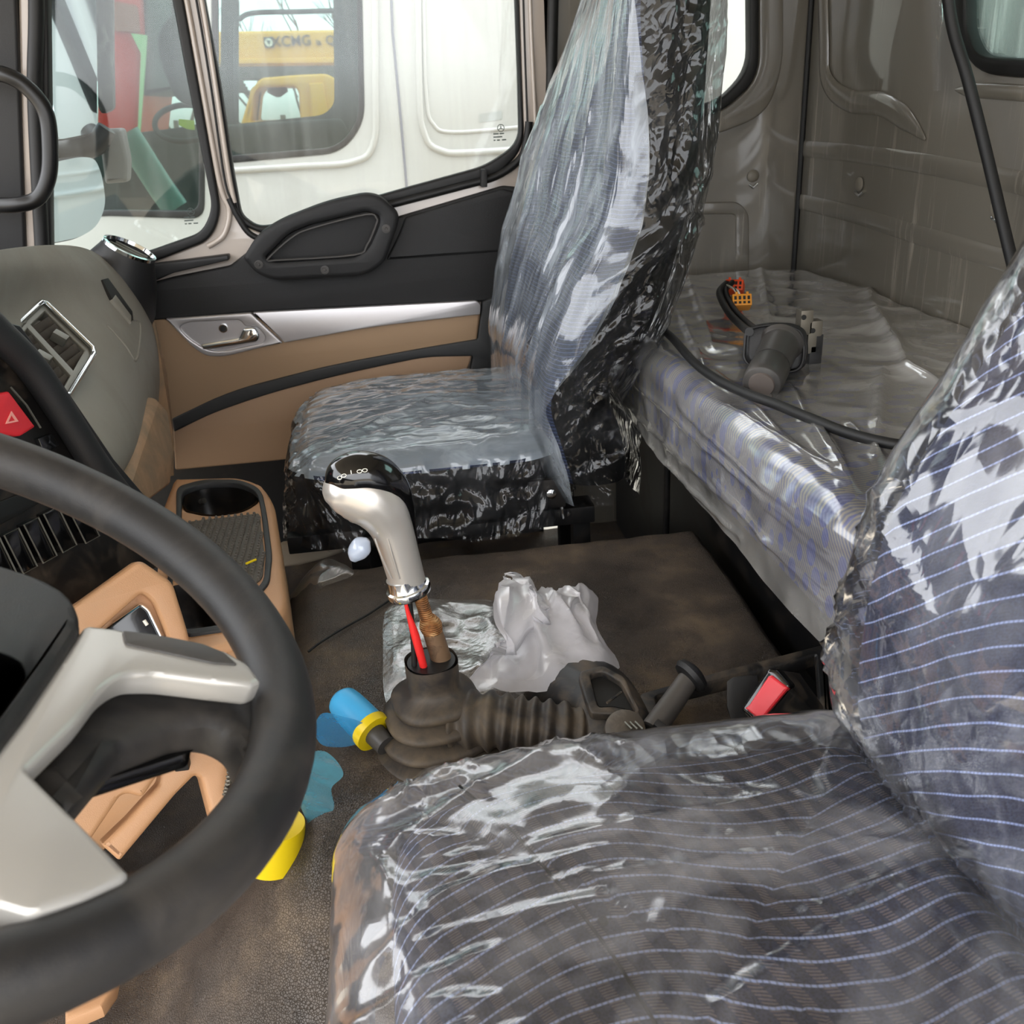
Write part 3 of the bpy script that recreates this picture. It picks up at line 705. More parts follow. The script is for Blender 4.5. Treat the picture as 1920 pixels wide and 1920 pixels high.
# crane beyond
cy_ = 9.5
crn = thing('mobile_crane', (0, cy_, -1.3), 'yellow mobile crane with a long boom seen through the neighbouring cab', 'crane')
def C2(pts, y=cy_, r=5): return P2(pts, r, y)
bm_ = plate('boom', [C2([(180, 62, 2), (1000, 50, 2), (1000, 132, 2), (180, 140, 2)])], M['crane'], NY, .5, .04, parent=crn)
plate('boom_rail', [C2([(180, 112, 1), (1000, 104, 1), (1000, 116, 1), (180, 124, 1)], cy_-.03)], M['crane'], NY, .06, .01, parent=bm_)
plate('boom_underside', [C2([(180, 128, 1), (1000, 118, 1), (1000, 144, 1), (180, 152, 1)], cy_-.01)], M['cranedark'], NY, .4, .01, parent=crn)
cbo = [(452, 230, 3), (470, 170, 8), (488, 146, 10), (560, 140, 8), (612, 138, 8), (634, 150, 6), (634, 260, 3), (455, 300, 3)]
cbh = [(470, 228, 3), (476, 170, 8), (490, 163, 6), (552, 162, 6), (560, 172, 6), (563, 224, 3)]
cb = plate('operator_cab', [C2(cbo, cy_-.6), C2(cbh, cy_-.6)], M['crane'], NY, .9, .03, parent=crn)
plate('cab_panel', [C2([(578, 156, 4), (606, 154, 4), (616, 222, 3), (584, 226, 3)], cy_-.64)], M['crane'], NY, .04, .02, parent=cb)
plate('far_pillar', [C2([(476, 166, 3), (490, 164, 3), (482, 228, 3), (472, 228, 3)], cy_-.1)], M['cranedark'], NY, .05, 0, parent=cb)
lathe('hanging_lamp', [(.02, 0), (.09, .04), (.08, .12), (.02, .16)], M['cranedark'], frame_mat(at(522, 182, Y=cy_-.2), (0, 0, 1)), cb, 14)
F = frame_mat(at(550, 86, Y=cy_-.015), NY, (1, 0, 0))
text('boom_lettering', 'XCMG', .118, M['ink'], F @ Matrix.Translation((-.012, .0, 0)), bm_, .004, 'CENTER', .001)
F2_ = frame_mat(at(585, 85, Y=cy_-.015), NY, (1, 0, 0)); text('boom_lettering', 'ia', .07, M['ink'], F2_ @ Matrix.Translation((.06, 0, 0)), bm_, .004, 'CENTER', .001)
F3_ = frame_mat(at(616, 83, Y=cy_-.015), NY, (1, 0, 0)); text('boom_lettering', 'QY', .10, M['ink'], F3_ @ Matrix.Translation((.05, 0, 0)), bm_, .004, 'CENTER', .001)
Fe = frame_mat(at(504, 80, Y=cy_-.02), NY, (1, 0, 0))
em = plate('emblem', [[Fe @ Vector((a, b, 0)) for a, b in [(-.04, -.04), (-.04, .045), (.04, .045), (.04, -.04)]]], plain('emblem_slate', '#3b4a4a', .5), NY, .01, 0, parent=bm_)
plate('emblem_ring', [[Fe @ Vector((.034*math.cos(R(a)), .002+.034*math.sin(R(a)), .003)) for a in range(0, 360, 30)]], M['whiteink'], NY, .006, 0, parent=em)
plate('emblem_centre', [[Fe @ Vector((a, b, .006)) for a, b in [(-.02, .018), (.02, .018), (0, -.018)]]], plain('emblem_teal', '#2e5c62', .5), NY, .006, 0, parent=em)
box('chassis', (5.0, 1.6, 1.2), M['cranedark'], loc=(at(540, 230, Y=cy_).x, cy_+.6, -.68), parent=crn, bev=.05)
for k in range(5):
    a = at(405+k*6, 156+k*10, Y=cy_-.3); b = at(452+k*4, 150+k*6, Y=cy_-.3)
    tube('hydraulic_hose', cat([a, (a+b)/2+Vector((0, 0, .06)), b], 5, False), .02, M['cranedark'], crn, 6)
# red lorry further forward and trees
rt = thing('lorry', (-3, 8, -1.3), 'red lorry cab seen through the front quarter window', 'lorry')
plate('cab_side', [P2([(208, -20, 6), (262, -10, 10), (266, 60, 6), (262, 90, 8), (263, 180, 10), (254, 262, 6), (180, 270, 6), (186, 60, 4)], 6, 7.2)], M['redtruck'], NY, 1.2, .03, parent=rt)
plate('side_window', [P2([(215, 2, 4), (258, 10, 8), (262, 60, 4), (215, 58, 4)], 4, 7.18)], plain('dull_pink_glass', '#a06a5e', .2), NY, .03, 0, parent=rt)
plate('green_panel', [P2([(245, 62, 2), (275, 66, 2), (272, 120, 2), (262, 250, 2), (258, 250, 2), (264, 100, 2)], 2, 7.16)], plain('pale_green_panel', '#9cc48e', .5), NY, .03, 0, parent=rt)
plate('blue_grey_box', [P2([(266, -60, 2), (330, -60, 2), (330, 170, 2), (266, 180, 2)], 2, 7.3)], plain('grey_body', '#5a6260', .6), NY, 1.0, .03, parent=rt)
rs_ = random.Random(4)
for k in range(7):
    tx = -4.6+k*1.7+rs_.uniform(-.2, .2); ty = 15+(k % 2)*2.4
    vs = []; fs = []
    def branch(p, d, ln, r_, dep):
        q_ = p+d*ln; v2, f2_ = sweep_mesh([p, (p+q_)/2+Vector((rs_.uniform(-1, 1), 0, 0))*ln*.05, q_], [r_, r_*.8, r_*.6], 5)
        kk = len(vs); vs.extend(v2); fs.extend([tuple(x+kk for x in f) for f in f2_])
        if dep: 
            for _ in range(3): branch(p+d*ln*rs_.uniform(.5, 1), (d+Vector((rs_.uniform(-.7, .7), rs_.uniform(-.5, .5), rs_.uniform(-.1, .4)))).normalized(), ln*.62, r_*.55, dep-1)
    branch(Vector((tx, ty, -1.3)), Vector((0, 0, 1)), 2.3, .07, 4)
    me = bpy.data.meshes.new('tree'); me.from_pydata([tuple(v) for v in vs], [], fs); o = link('tree', me, M['tree'])
    tag(o, 'bare leafless tree in the row standing behind the crane boom', 'tree', 'bare trees behind the crane')

# ---- our own wing mirrors on the passenger side, seen through the quarter window
mi = thing('wing_mirror', at(120, 280, Y=2.35), 'tall upper wing mirror outside the front quarter window', 'mirror')
ug = [(84, -250, 20), (175, -250, 30), (182, 60, 20), (182, 240, 16), (170, 250, 14), (110, 262, 8), (100, 200, 5), (85, 120, 5)]
MN = Vector((1.13, -.40, .06)).normalized()
def mpl(pts, r, Y, off=0.0): return [onp(p.x, p.y, at(140, 200, Y=Y)-MN*off, MN) for p in rnd(pts, r, 5)]
plate('mirror_glass', [mpl(ug, 20, 2.33)], M['mirror'], MN, .006, 0, parent=mi)
plate('mirror_shell', [mpl([(p[0]-4, p[1]+4, 18) if p[0] < 120 else (p[0]+3, p[1]+4, 18) for p in ug], 18, 2.33, .006)], M['black'], MN, .05, .01, parent=mi)
tube('mirror_arm', [at(a, b, Y=2.38) for a, b in [(80, 292), (130, 282), (180, 268), (200, 240)]], [.03, .027, .026, .02], M['black'], mi, 12, smoothn=5)
bar = [(172, -300, 4), (208, -300, 4), (210, 100, 4), (212, 205, 8), (190, 215, 8), (183, 200, 6), (180, 60, 6)]
plate('mirror_post', [P2(bar, 6, 2.41)], plain('worn_black_post', '#2a2c2b', .6, dust=.7, dcol='#6f736c', dscale=40), NY, .03, .005, parent=mi)
plate('grey_flap', [P2([(183, 242, 8), (228, 240, 8), (240, 300, 8), (238, 342, 8), (196, 345, 6)], 8, 2.42)], plain('grey_mirror_back', '#4e514f', .6), NY, .05, .01, parent=mi)
mj = thing('wing_mirror', at(150, 380, Y=2.3), 'wide-angle lower wing mirror outside the front quarter window', 'mirror')
lg = [(84, 308, 12), (150, 294, 20), (178, 296, 16), (192, 330, 30), (199, 385, 40), (182, 425, 30), (150, 445, 20), (95, 456, 10)]
plate('mirror_glass', [mpl(lg, 20, 2.30)], M['mirror'], MN, .006, 0, parent=mj)
plate('mirror_shell', [mpl([(p[0]+(3 if p[0] > 120 else -3), p[1]+(3 if p[1] > 380 else -3), 20) for p in lg], 20, 2.30, .006)], M['black'], MN, .05, .015, parent=mj)

# ================================================================== soft things
def fnorm_outset(P, d, closed_u=False):
    n = normals(P)
    return P+n*d
def pillow(cx, cy, hx, hy, top, depth, c=.04, p=5.0, n=90, dome=.015, under=.02, front_drop=0.0):
    """cushion skin: grid over top and down all four sides. returns P (n,n,3), UV in metres"""
    P = np.zeros((n, n, 3)); UV = np.zeros((n, n, 2))
    half = min(hx, hy); flat = half-c; arc = c*math.pi/2; total = flat+arc+(depth-c)+under
    for i in range(n):
        for j in range(n):
            s = -1+2*i/(n-1); t = -1+2*j/(n-1)
            r = (abs(s)**p+abs(t)**p)**(1/p); r = max(r, 1e-6)
            mx = max(abs(s), abs(t))
            q_ = mx*total
            if q_ < flat: rho, z = q_, 0.0
            elif q_ < flat+arc: a = (q_-flat)/c; rho, z = flat+c*math.sin(a), -c*(1-math.cos(a))
            elif q_ < flat+arc+depth-c: rho, z = half, -c-(q_-flat-arc)
            else: rho, z = half-(q_-flat-arc-depth+c), -depth
            k = rho/half          # 0..1
            dx, dy = s/r, t/r     # on the superellipse
            x = cx+hx*k*dx+(0); y = cy+hy*k*dy
            d2 = (dx*k)**2*.5+(dy*k)**2*.5
            zz = top+z+dome*(1-min(1, (max(abs(dx*k), abs(dy*k)))**2))
            zz -= front_drop*max(0, -(x-cx)/hx)**2
            P[i, j] = (x, y, zz)
            UV[i, j] = (s*(hx+depth*.5), t*(hy+depth*.5))
    return P, UV
def assign(o, mats, fn):
    me = o.data
    for m_ in mats[1:]: me.materials.append(m_)
    idx = [fn(p.center, p.normal) for p in me.polygons]
    me.polygons.foreach_set('material_index', idx)
def ring_slots(o, mats, P, thr):
    nv = P.shape[1]; nn = normals(P); c0 = P[:, nv//2].mean(axis=0)
    me = o.data
    for m_ in mats[1:]: me.materials.append(m_)
    col = []
    for i in range(P.shape[0]-1):
        n = nn[i, nv//2]; col.append(0 if n[0]*np.sign(np.dot(n[:2], (P[i, nv//2]-c0)[:2])) < thr else 1)
    me.polygons.foreach_set('material_index', [col[k//(nv-1)] for k in range(len(me.polygons))])
def wrinkle(P, lines=(), plane=(0, 1), amp=.004, sc=14, axes=(1, 1, 1), seed=0., base=.004):
    n = normals(P)
    H = base+amp*(1-2*np.abs(pt_noise(P, sc, seed, axes)))+amp*.5*pt_noise(P, sc*2.7, seed+5, axes)
    if len(lines): H = H+ridges(P[..., plane[0]], P[..., plane[1]], lines)
    return P+n*H[..., None]
def pxlines(lst, **k):
    out = []
    ax = (0, 1) if 'Z' in k else (1, 2) if 'X' in k else (0, 2)
    for (a, b, c, d, h, w) in lst:
        p = at(a, b, **k); q_ = at(c, d, **k); out.append((p[ax[0]], p[ax[1]], q_[ax[0]], q_[ax[1]], h, w))
    return out

# ---- driver's seat
ds = thing('driver_seat', (.17, .40, .25), 'navy driver seat with pale blue wavy threads under clear film, nearest the camera', 'seat')
CP, CU = pillow(.168, .398, .210, .238, .546, .13, c=.045, p=9, n=70, dome=.012, front_drop=.02)
grid('cushion', CP, M['fabric'], ds, CU)
FP, FU = pillow(.155, .40, .236, .256, .556, .17, c=.04, p=11, n=190, dome=.012, under=.01, front_drop=.03)
ln = pxlines([(620, 1500, 1000, 1385, .003, .006), (740, 1560, 1040, 1400, .004, .004), (1180, 1480, 1120, 1560, .003, .01), (1000, 1600, 1440, 1520, .004, .003), (900, 1660, 1180, 1600, .003, .003),
              (1880, 1590, 1350, 1920, .010, .006), (1850, 1600, 1480, 1760, .006, .004), (1850, 1600, 1300, 1600, .004, .003), (1860, 1600, 1560, 1860, .007, .005), (1850, 1590, 1050, 1670, .003, .003),
              (1800, 1580, 1250, 1480, .003, .003), (780, 1750, 1150, 1700, .003, .004), (720, 1600, 800, 1900, .006, .004), (660, 1520, 790, 1700, .005, .004)], Z=.56)
rs_ = random.Random(7)
for k in range(46):     # crumples round the front roll of the cushion
    x = -.075+rs_.random()*.07; y = .2+rs_.random()*.45; a = rs_.uniform(-.5, .7); l_ = rs_.uniform(.02, .06)
    ln.append((x, y, x+math.cos(a)*l_, y+math.sin(a)*l_, rs_.uniform(.002, .006), rs_.uniform(.002, .005)))
for k in range(26):
    x = rs_.uniform(-.05, .2); y = .62+rs_.random()*.04; a = rs_.uniform(-1.2, 1.2); l_ = rs_.uniform(.02, .06)
    ln.append((x, y, x+math.cos(a)*l_, y-abs(math.sin(a))*l_, rs_.uniform(.001, .004), rs_.uniform(.002, .004)))
grid('film_cover', wrinkle(FP, ln, amp=.0022, sc=13, seed=1.0, base=.005), M['film'], ds, FU)
lathe('seam_button', [(.004, 0), (.003, .002), (.0005, .0025)], M['vinyl'], frame_mat((.10, .45, .557), (0, 0, 1)), ds, 12)
# centre seam on the cushion
tube('seat_seam', [(x_, y_, .5585+.0*x_) for x_, y_ in [(.02, .60), (.055, .54), (.08, .48), (.10, .42), (.115, .36), (.13, .3)]], .0012, M['vinyl'], ds, 6)
box('seat_base', (.36, .40, .30), M['steel'], loc=(.18, .40, .27), parent=ds, bev=.02)

def ringgrid(zs, xf_near, xf_far, xb, y0, y1, rad=.05, n=96, d=0.0, bulge=0.0, side_b=0.0):
    """upright cushion: closed ring per height; y0 = near side, y1 = far side. front faces -X"""
    P = np.zeros((n+1, len(zs), 3)); UV = np.zeros((n+1, len(zs), 2))
    for j, z in enumerate(zs):
        a, b, bk = xf_near[j]-d, xf_far[j]-d, xb[j]+d
        loop = [(b, y1+d), (a, y0-d), (bk, y0-d), (bk, y1+d)]
        rp = rnd(loop, rad, 8); 
        # resample evenly
        pts = [Vector((p.x, p.y, 0)) for p in rp]; pts.append(pts[0])
        sg = [0]
        for i in range(1, len(pts)): sg.append(sg[-1]+(pts[i]-pts[i-1]).length)
        T = sg[-1]
        for i in range(n+1):
            s = i/n*T; k = max(0, min(len(pts)-2, int(np.searchsorted(sg, s)-1)))
            f_ = (s-sg[k])/max(sg[k+1]-sg[k], 1e-9); p = pts[k].lerp(pts[k+1], f_)
            P[i, j] = (p.x, p.y, z); UV[i, j] = (s, z)
    return P, UV
def interp(tab, zs):
    a = np.array(tab); return np.interp(zs, a[:, 1], a[:, 0])
def smooth1(a, k=3):
    b = a.copy()
    for _ in range(k): b[1:-1] = (b[:-2]+2*b[1:-1]+b[2:])/4
    return b
# driver's backrest
zs = np.linspace(.555, 1.32, 60)
xf = smooth1(interp([(.350, .54), (.332, .58), (.330, .64), (.332, .70), (.342, .762), (.392, .853), (.446, .95), (.535, 1.1), (.62, 1.25), (.67, 1.34)], zs), 6)
xn = smooth1(interp([(.375, .54), (.365, .58), (.375, .64), (.385, .70), (.40, .762), (.43, .853), (.475, .95), (.56, 1.1), (.64, 1.25), (.68, 1.34)], zs), 6)
xb = xf+.15
P, UV = ringgrid(zs, xn, xf, xb, .14, .618, .06, n=80)
tpr = (np.linspace(0, 1, 60))
cen = P.mean(axis=0, keepdims=True)
UV[..., 1] = UV[..., 1]-.75*UV[..., 0]     # the woven lines climb towards the seat's outer side
grid('backrest', P, M['fabric_back'], ds, UV, closed_u=False)
# the rolled lower edge of the backrest
zs2 = np.linspace(.545, 1.33, 150)
P, UV = ringgrid(zs2, np.interp(zs2, zs, xn), np.interp(zs2, zs, xf), np.interp(zs2, zs, xb), .14, .618, .065, n=200, d=.012)
k_ = np.clip((.60-P[..., 2])/.055, 0, 1)**2
cx_ = P[..., 0].mean(axis=0, keepdims=True)
P[..., 0] += k_*.03
ln = pxlines([(1575, 1050, 1800, 1560, .010, .006), (1600, 1000, 1880, 1620, .006, .004), (1560, 1290, 1700, 1450, .008, .005), (1640, 930, 1920, 1500, .005, .003), (1590, 960, 1700, 920, .006, .004), (1720, 800, 1920, 730, .004, .004), (1700, 950, 1920, 1330, .005, .004)], X=.36)
P = wrinkle(P, ln, plane=(1, 2), amp=.0035, sc=11, seed=3.1, base=.004, axes=(1, 1, .8))
grid('film_cover', P, M['filmback'], ds, UV)

# ---- passenger's seat
ps = thing('passenger_seat', (.1, 1.62, .12), 'passenger seat in blue-black cloth wrapped in loose clear film by the door', 'seat')
CP, CU = pillow(.055, 1.635, .215, .232, .54, .12, c=.045, p=6, n=70, dome=.014, front_drop=.01)
o = grid('cushion', CP, M['fabric_pass'], ps, CU); assign(o, [M['fabric_pass'], M['vinyl']], lambda c, n: 1 if n.z < .5 else 0)
FP, FU = pillow(.05, 1.635, .232, .248, .55, .135, c=.04, p=5, n=170, dome=.014, under=.0, front_drop=.012)
# loose hem flares out and hangs unevenly
for i in range(FP.shape[0]):
    for j in range(FP.shape[1]):
        p = FP[i, j]
        if p[2] < .50:
            k = (.50-p[2])/.09; h_ = .012*k*(1+1.2*nz(p[0]*14, p[1]*14)); d = Vector((p[0]-.05, p[1]-1.635, 0)).normalized()
            p[0] += d.x*h_; p[1] += d.y*h_; p[2] -= .018*k*(nz(p[0]*9, p[1]*9, 2)+.2)
ln = []
for k in range(40):     # long pulls towards the backrest
    y = 1.42+rs_.random()*.42; x = rs_.uniform(.0, .22); ln.append((x, y, x-.08-rs_.random()*.14, y+rs_.uniform(-.03, .05), rs_.uniform(.001, .004), rs_.uniform(.002, .004)))
FW = wrinkle(FP, ln, amp=.003, sc=15, seed=8, base=.004)
sd_ = FP[..., 2] < .535
nn_ = normals(FP); zz = np.abs(pt_noise(FP, 26, 4.0, (1, 1, 1.0)))
FW = FW+nn_*(np.where(sd_, .006*(1-3*zz), 0))[..., None]
o = grid('film_cover', FW, M['filmpasscush'], ps, FU); assign(o, [M['filmpasscush'], M['filmside']], lambda c, n: 1 if c.z < .528 else 0)
zs = np.linspace(.47, 1.40, 80)
tn = [(.275, .44), (.235, .50), (.220, .56), (.225, .64), (.255, .715), (.30, .80), (.345, .87), (.360, .95), (.368, 1.1), (.378, 1.25), (.39, 1.42)]
tf = [(.215, .44), (.200, .55), (.203, .654), (.226, .775), (.255, .88), (.292, .981), (.345, 1.09), (.396, 1.20), (.43, 1.3), (.45, 1.42)]
tb = [(.375, .44), (.385, .50), (.372, .56), (.352, .606), (.38, .65), (.415, .693), (.447, .77), (.474, .861), (.490, .94), (.50, 1.025), (.506, 1.156), (.51, 1.42)]
g3 = lambda z, d=0: (smooth1(interp(tn, z), 3)+d, smooth1(interp(tf, z), 3)+d, smooth1(interp(tb, z), 2)-d)
a_, b_, c_ = g3(zs, .014)
zb = np.maximum(zs, .53)
P, UV = ringgrid(zs, a_, b_, c_, 1.395, 1.84, .05, n=80)
P[:, 0, :] = P[:, 0, :]
o = grid('backrest', P, M['fabric_pass'], ps, UV); ring_slots(o, [M['fabric_pass'], M['vinyl']], P, -.6)
zs2 = np.linspace(.455, 1.41, 190); a_, b_, c_ = g3(zs2)
P, UV = ringgrid(zs2, a_, b_, c_, 1.375, 1.86, .055, n=240)
# ragged bottom hem
for i in range(P.shape[0]):
    for j in range(P.shape[1]):
        p = P[i, j]
        if p[2] < .56: k = (.56-p[2])/.1; p[2] += .02*k*nz(p[0]*11, p[1]*11, 1)-.01*k; p[1] -= .012*k*(p[1] < 1.5)
ln = []
for k in range(30):
    y = 1.42+rs_.random()*.42; z = rs_.uniform(.62, 1.25); ln.append((y, z, y+rs_.uniform(-.03, .03), z+rs_.uniform(.1, .32), rs_.uniform(.003, .008), rs_.uniform(.003, .007)))
Wf = ridges(P[..., 1], P[..., 2], ln)
ln2 = pxlines([(1170, 400, 1010, 860, .006, .005), (1240, 0, 1180, 260, .006, .004), (1310, 60, 1280, 300, .006, .004), (1280, 300, 1190, 620, .006, .004), (1330, 330, 1080, 640, .012, .012), (1300, 380, 1100, 560, .008, .006),
               (1340, 200, 1240, 360, .008, .006), (1290, 440, 1150, 520, .006, .005), (1190, 560, 1120, 640, .008, .004), (1180, 480, 1160, 760, .004, .003), (1150, 720, 1050, 860, .006, .005), (1190, 840, 1080, 890, .006, .005),
               (1230, 500, 1180, 740, .003, .003), (1250, 120, 1210, 420, .003, .003)], Y=1.38)
for k in range(70):
    x = rs_.uniform(.25, .48); z = rs_.uniform(.5, 1.15); a = rs_.uniform(.2, 1.9); l_ = rs_.uniform(.03, .12)
    ln2.append((x, z, x+math.cos(a)*l_, z+math.sin(a)*l_, rs_.uniform(.002, .006), rs_.uniform(.002, .005)))
Ws = ridges(P[..., 0], P[..., 2], ln2)
nn_ = normals(P); isf = np.clip((-nn_[..., 0]-.3)/.4, 0, 1)
if nn_[0, 0, 0] > 0 and False: nn_ = -nn_
H = isf*Wf+(1-isf)*Ws+.004+.0035*(1-2*np.abs(pt_noise(P, 13, 2.2, (1, 1, .5))))
o = grid('film_cover', P+nn_*H[..., None], M['filmpass'], ps, UV); ring_slots(o, [M['filmpass'], M['filmside']], P, -.35)
# stand
box('seat_rail', (.50, .05, .03), M['steel'], loc=(.06, 1.43, .415), parent=ps, bev=.004)
box('seat_rail', (.50, .05, .03), M['steel'], loc=(.06, 1.80, .415), parent=ps, bev=.004)
box('side_bracket', (.06, .012, .05), M['steel'], M=Matrix.Translation(at(1025, 925, Y=1.395)), parent=ps, bev=.004)
lathe('bolt', [(.008, 0), (.008, .005), (.004, .007)], M['chrome'], frame_mat(at(1033, 925, Y=1.386), NY), ps, 12)
for (px, y) in ((668, 1.45), (1088, 1.45), (700, 1.8), (1060, 1.8)):
    p = at(px, 985, Y=y); box('leg', (.03, .03, .33), M['steel'], loc=(p.x, y, .25), parent=ps, bev=.004)

# ---- bunk
bb = box('bunk_locker', (.405, 1.35, .44), M['steel'], loc=(.700, 1.355, .322), bev=.01)
tag(bb, 'dark steel locker base carrying the bunk mattress behind the engine tunnel', 'bunk base')
for (px, py0) in ((1243, 870),):
    p = at(px, 930, X=.455)
    tube('support_rod', [Vector((.462, p.y, .11)), Vector((.462, p.y, .55))], .006, M['steel'], bb, 8)
bk = thing('bunk_mattress', (.66, 1.25, .55), 'blue patterned bunk mattress in clear film along the rear wall', 'mattress')
CP, CU = pillow(.662, 1.350, .252, .678, .672, .12, c=.03, p=14, n=80, dome=.006)
grid('mattress', CP, M['bunk'], bk, np.stack([CP[..., 0]+(CP[..., 2]-.67)*-1.0, CP[..., 1]], axis=2))
FP, FU = pillow(.656, 1.350, .262, .690, .680, .135, c=.03, p=12, n=230, dome=.006, under=.0)
ln = pxlines([(1612, 508, 1640, 590, .012, .012), (1640, 590, 1700, 700, .016, .012), (1700, 700, 1760, 730, .010, .01), (1655, 700, 1640, 880, .010, .008), (1425, 500, 1442, 610, .010, .008), (1290, 520, 1335, 660, .008, .01),
              (1275, 590, 1330, 720, .008, .008), (1232, 690, 1560, 965, .006, .005), (1300, 720, 1580, 900, .006, .004), (1480, 730, 1560, 880, .008, .005), (1530, 800, 1600, 920, .009, .005), (1590, 800, 1650, 870, .008, .004), (1340, 700, 1480, 830, .005, .004), (1400, 820, 1600, 1000, .004, .003)], Z=.685)
FW = wrinkle(FP, ln, amp=.003, sc=9, seed=12, base=.004)
lnf = pxlines([(1180, 760, 1555, 1100, .005, .003), (1200, 720, 1560, 1030, .006, .003), (1280, 760, 1500, 960, .006, .003), (1350, 900, 1560, 1130, .005, .003), (1180, 790, 1400, 1010, .006, .003), (1400, 900, 1570, 1060, .004, .002)], X=.395)
nf = normals(FP)
FW = FW+nf*(ridges(FP[..., 1], FP[..., 2], lnf)*(FP[..., 0] < .42))[..., None]
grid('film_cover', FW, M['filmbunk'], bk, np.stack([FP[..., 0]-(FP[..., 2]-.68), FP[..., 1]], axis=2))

# ================================================================== dashboard
db = thing('dashboard', (-.5, 1.2, .12), 'grey and tan dashboard with air vents, switches and cup tray', 'dashboard')
rows = [[(-150, 500, 1.0), (0, 466, 1.35), (90, 458, 1.60), (152, 460, 1.80), (190, 478, 1.90)],
        [(-150, 560, 1.0), (0, 510, 1.30), (110, 490, 1.55), (205, 498, 1.80), (232, 515, 1.92)],
        [(-150, 640, .95), (0, 585, 1.25), (120, 560, 1.50), (245, 552, 1.82), (268, 560, 1.93)],
        [(-100, 700, .95), (40, 670, 1.22), (170, 645, 1.45), (283, 610, 1.80), (292, 625, 1.93)],
        [(-50, 800, .98), (90, 755, 1.17), (200, 715, 1.40), (298, 680, 1.75), (303, 690, 1.93)],
        [(30, 900, 1.0), (150, 850, 1.15), (230, 800, 1.35), (290, 755, 1.65), (300, 765, 1.93)],
        [(100, 975, 1.02), (190, 925, 1.12), (238, 892, 1.25), (268, 830, 1.5), (296, 840, 1.93)],
        [(60, 1010, 1.12), (150, 960, 1.22), (215, 915, 1.35), (245, 860, 1.6), (280, 870, 1.97)]]
VO = at(130, 680, Y=1.36); vn = Vector((.6, -.2, .77)).normalized()
PG = np.array([[tuple(at(a, b, Y=y)) for a, b, y in r_] for r_ in rows])
for i in (2, 3, 4):
    for j in (1, 2): PG[i, j] = tuple(onp(rows[i][j][0], rows[i][j][1], VO-vn*.02, vn))
pd = grid('upper_pad', PG, M['pad'], db); subs(pd, 5)
def proj(p):
    d = Vector(p)-CAM; z = d.dot(fwd); return d.dot(right)/z*FPX+960, d.dot(down)/z*FPX+960
def inq(x, y, poly):
    c = False; n = len(poly)
    for i in range(n):
        x1, y1 = poly[i]; x2, y2 = poly[i-1]
        if (y1 > y) != (y2 > y) and x < (x2-x1)*(y-y1)/(y2-y1)+x1: c = not c
    return c
dg_ = bpy.context.evaluated_depsgraph_get(); dg_.update()
me_ = bpy.data.meshes.new_from_object(pd.evaluated_get(dg_)); pd.modifiers.clear()
bm = bmesh.new(); bm.from_mesh(me_)     # opening in the pad for the air vent
vq_ = [(82, 574), (170, 660), (114, 752), (18, 633)]
bmesh.ops.delete(bm, geom=[f for f in bm.faces if inq(*proj(f.calc_center_median()), vq_)], context='FACES')
bm.to_mesh(me_); bm.free(); pd.data = me_; me_.name = 'upper_pad'
sm = pd.modifiers.new('thick', 'SOLIDIFY'); sm.thickness = .03; sm.offset = 1 if False else -1
# surface sampler of the pad for fittings (bilinear over control points)
def pad_at(r_, c_, off=0.0):
    i = min(int(r_), len(rows)-2); j = min(int(c_), 3); a = r_-i; b = c_-j
    p = PG[i, j]*(1-a)*(1-b)+PG[i+1, j]*a*(1-b)+PG[i, j+1]*(1-a)*b+PG[i+1, j+1]*a*b
    return Vector(p)
# body behind the pad
def hull(name, pts, mat, parent, bev=.01):
    bm = bmesh.new()
    for p in pts: bm.verts.new(p)
    bmesh.ops.convex_hull(bm, input=bm.verts)
    bmesh.ops.delete(bm, geom=[v for v in bm.verts if not v.link_faces], context='VERTS')
    bmesh.ops.recalc_face_normals(bm, faces=bm.faces)
    me = bpy.data.meshes.new(name); bm.to_mesh(me); bm.free()
    o = link(name, me, mat, parent); autosmooth(me, 40)
    if bev: bevel(o, bev, 2, 30)
    return o
hull('dash_core', [(-.62, 1.0, .60), (-.60, 1.98, .60), (-.95, .2, .60), (-.95, 2.0, .60), (-.70, 1.3, .78), (-.72, 1.95, .80), (-.95, .2, .80), (-.95, 2.0, .80), (-.62, 1.0, .45), (-.56, 1.98, .35), (-.95, .2, .35), (-.95, 2.0, .35)], M['black'], db, .01)
from mathutils.bvhtree import BVHTree
def surf(o):
    dg = bpy.context.evaluated_depsgraph_get(); dg.update()
    return BVHTree.FromObject(o, dg)
pbv = surf(pd)
def on(bv, px, py, off=0.0, dflt=1.5):
    h_ = bv.ray_cast(CAM, ray(px, py).normalized())
    if h_[0] is None: return at(px, py, Y=dflt)
    n = h_[1] if h_[1].dot(CAM-h_[0]) > 0 else -h_[1]
    return h_[0]+n*off
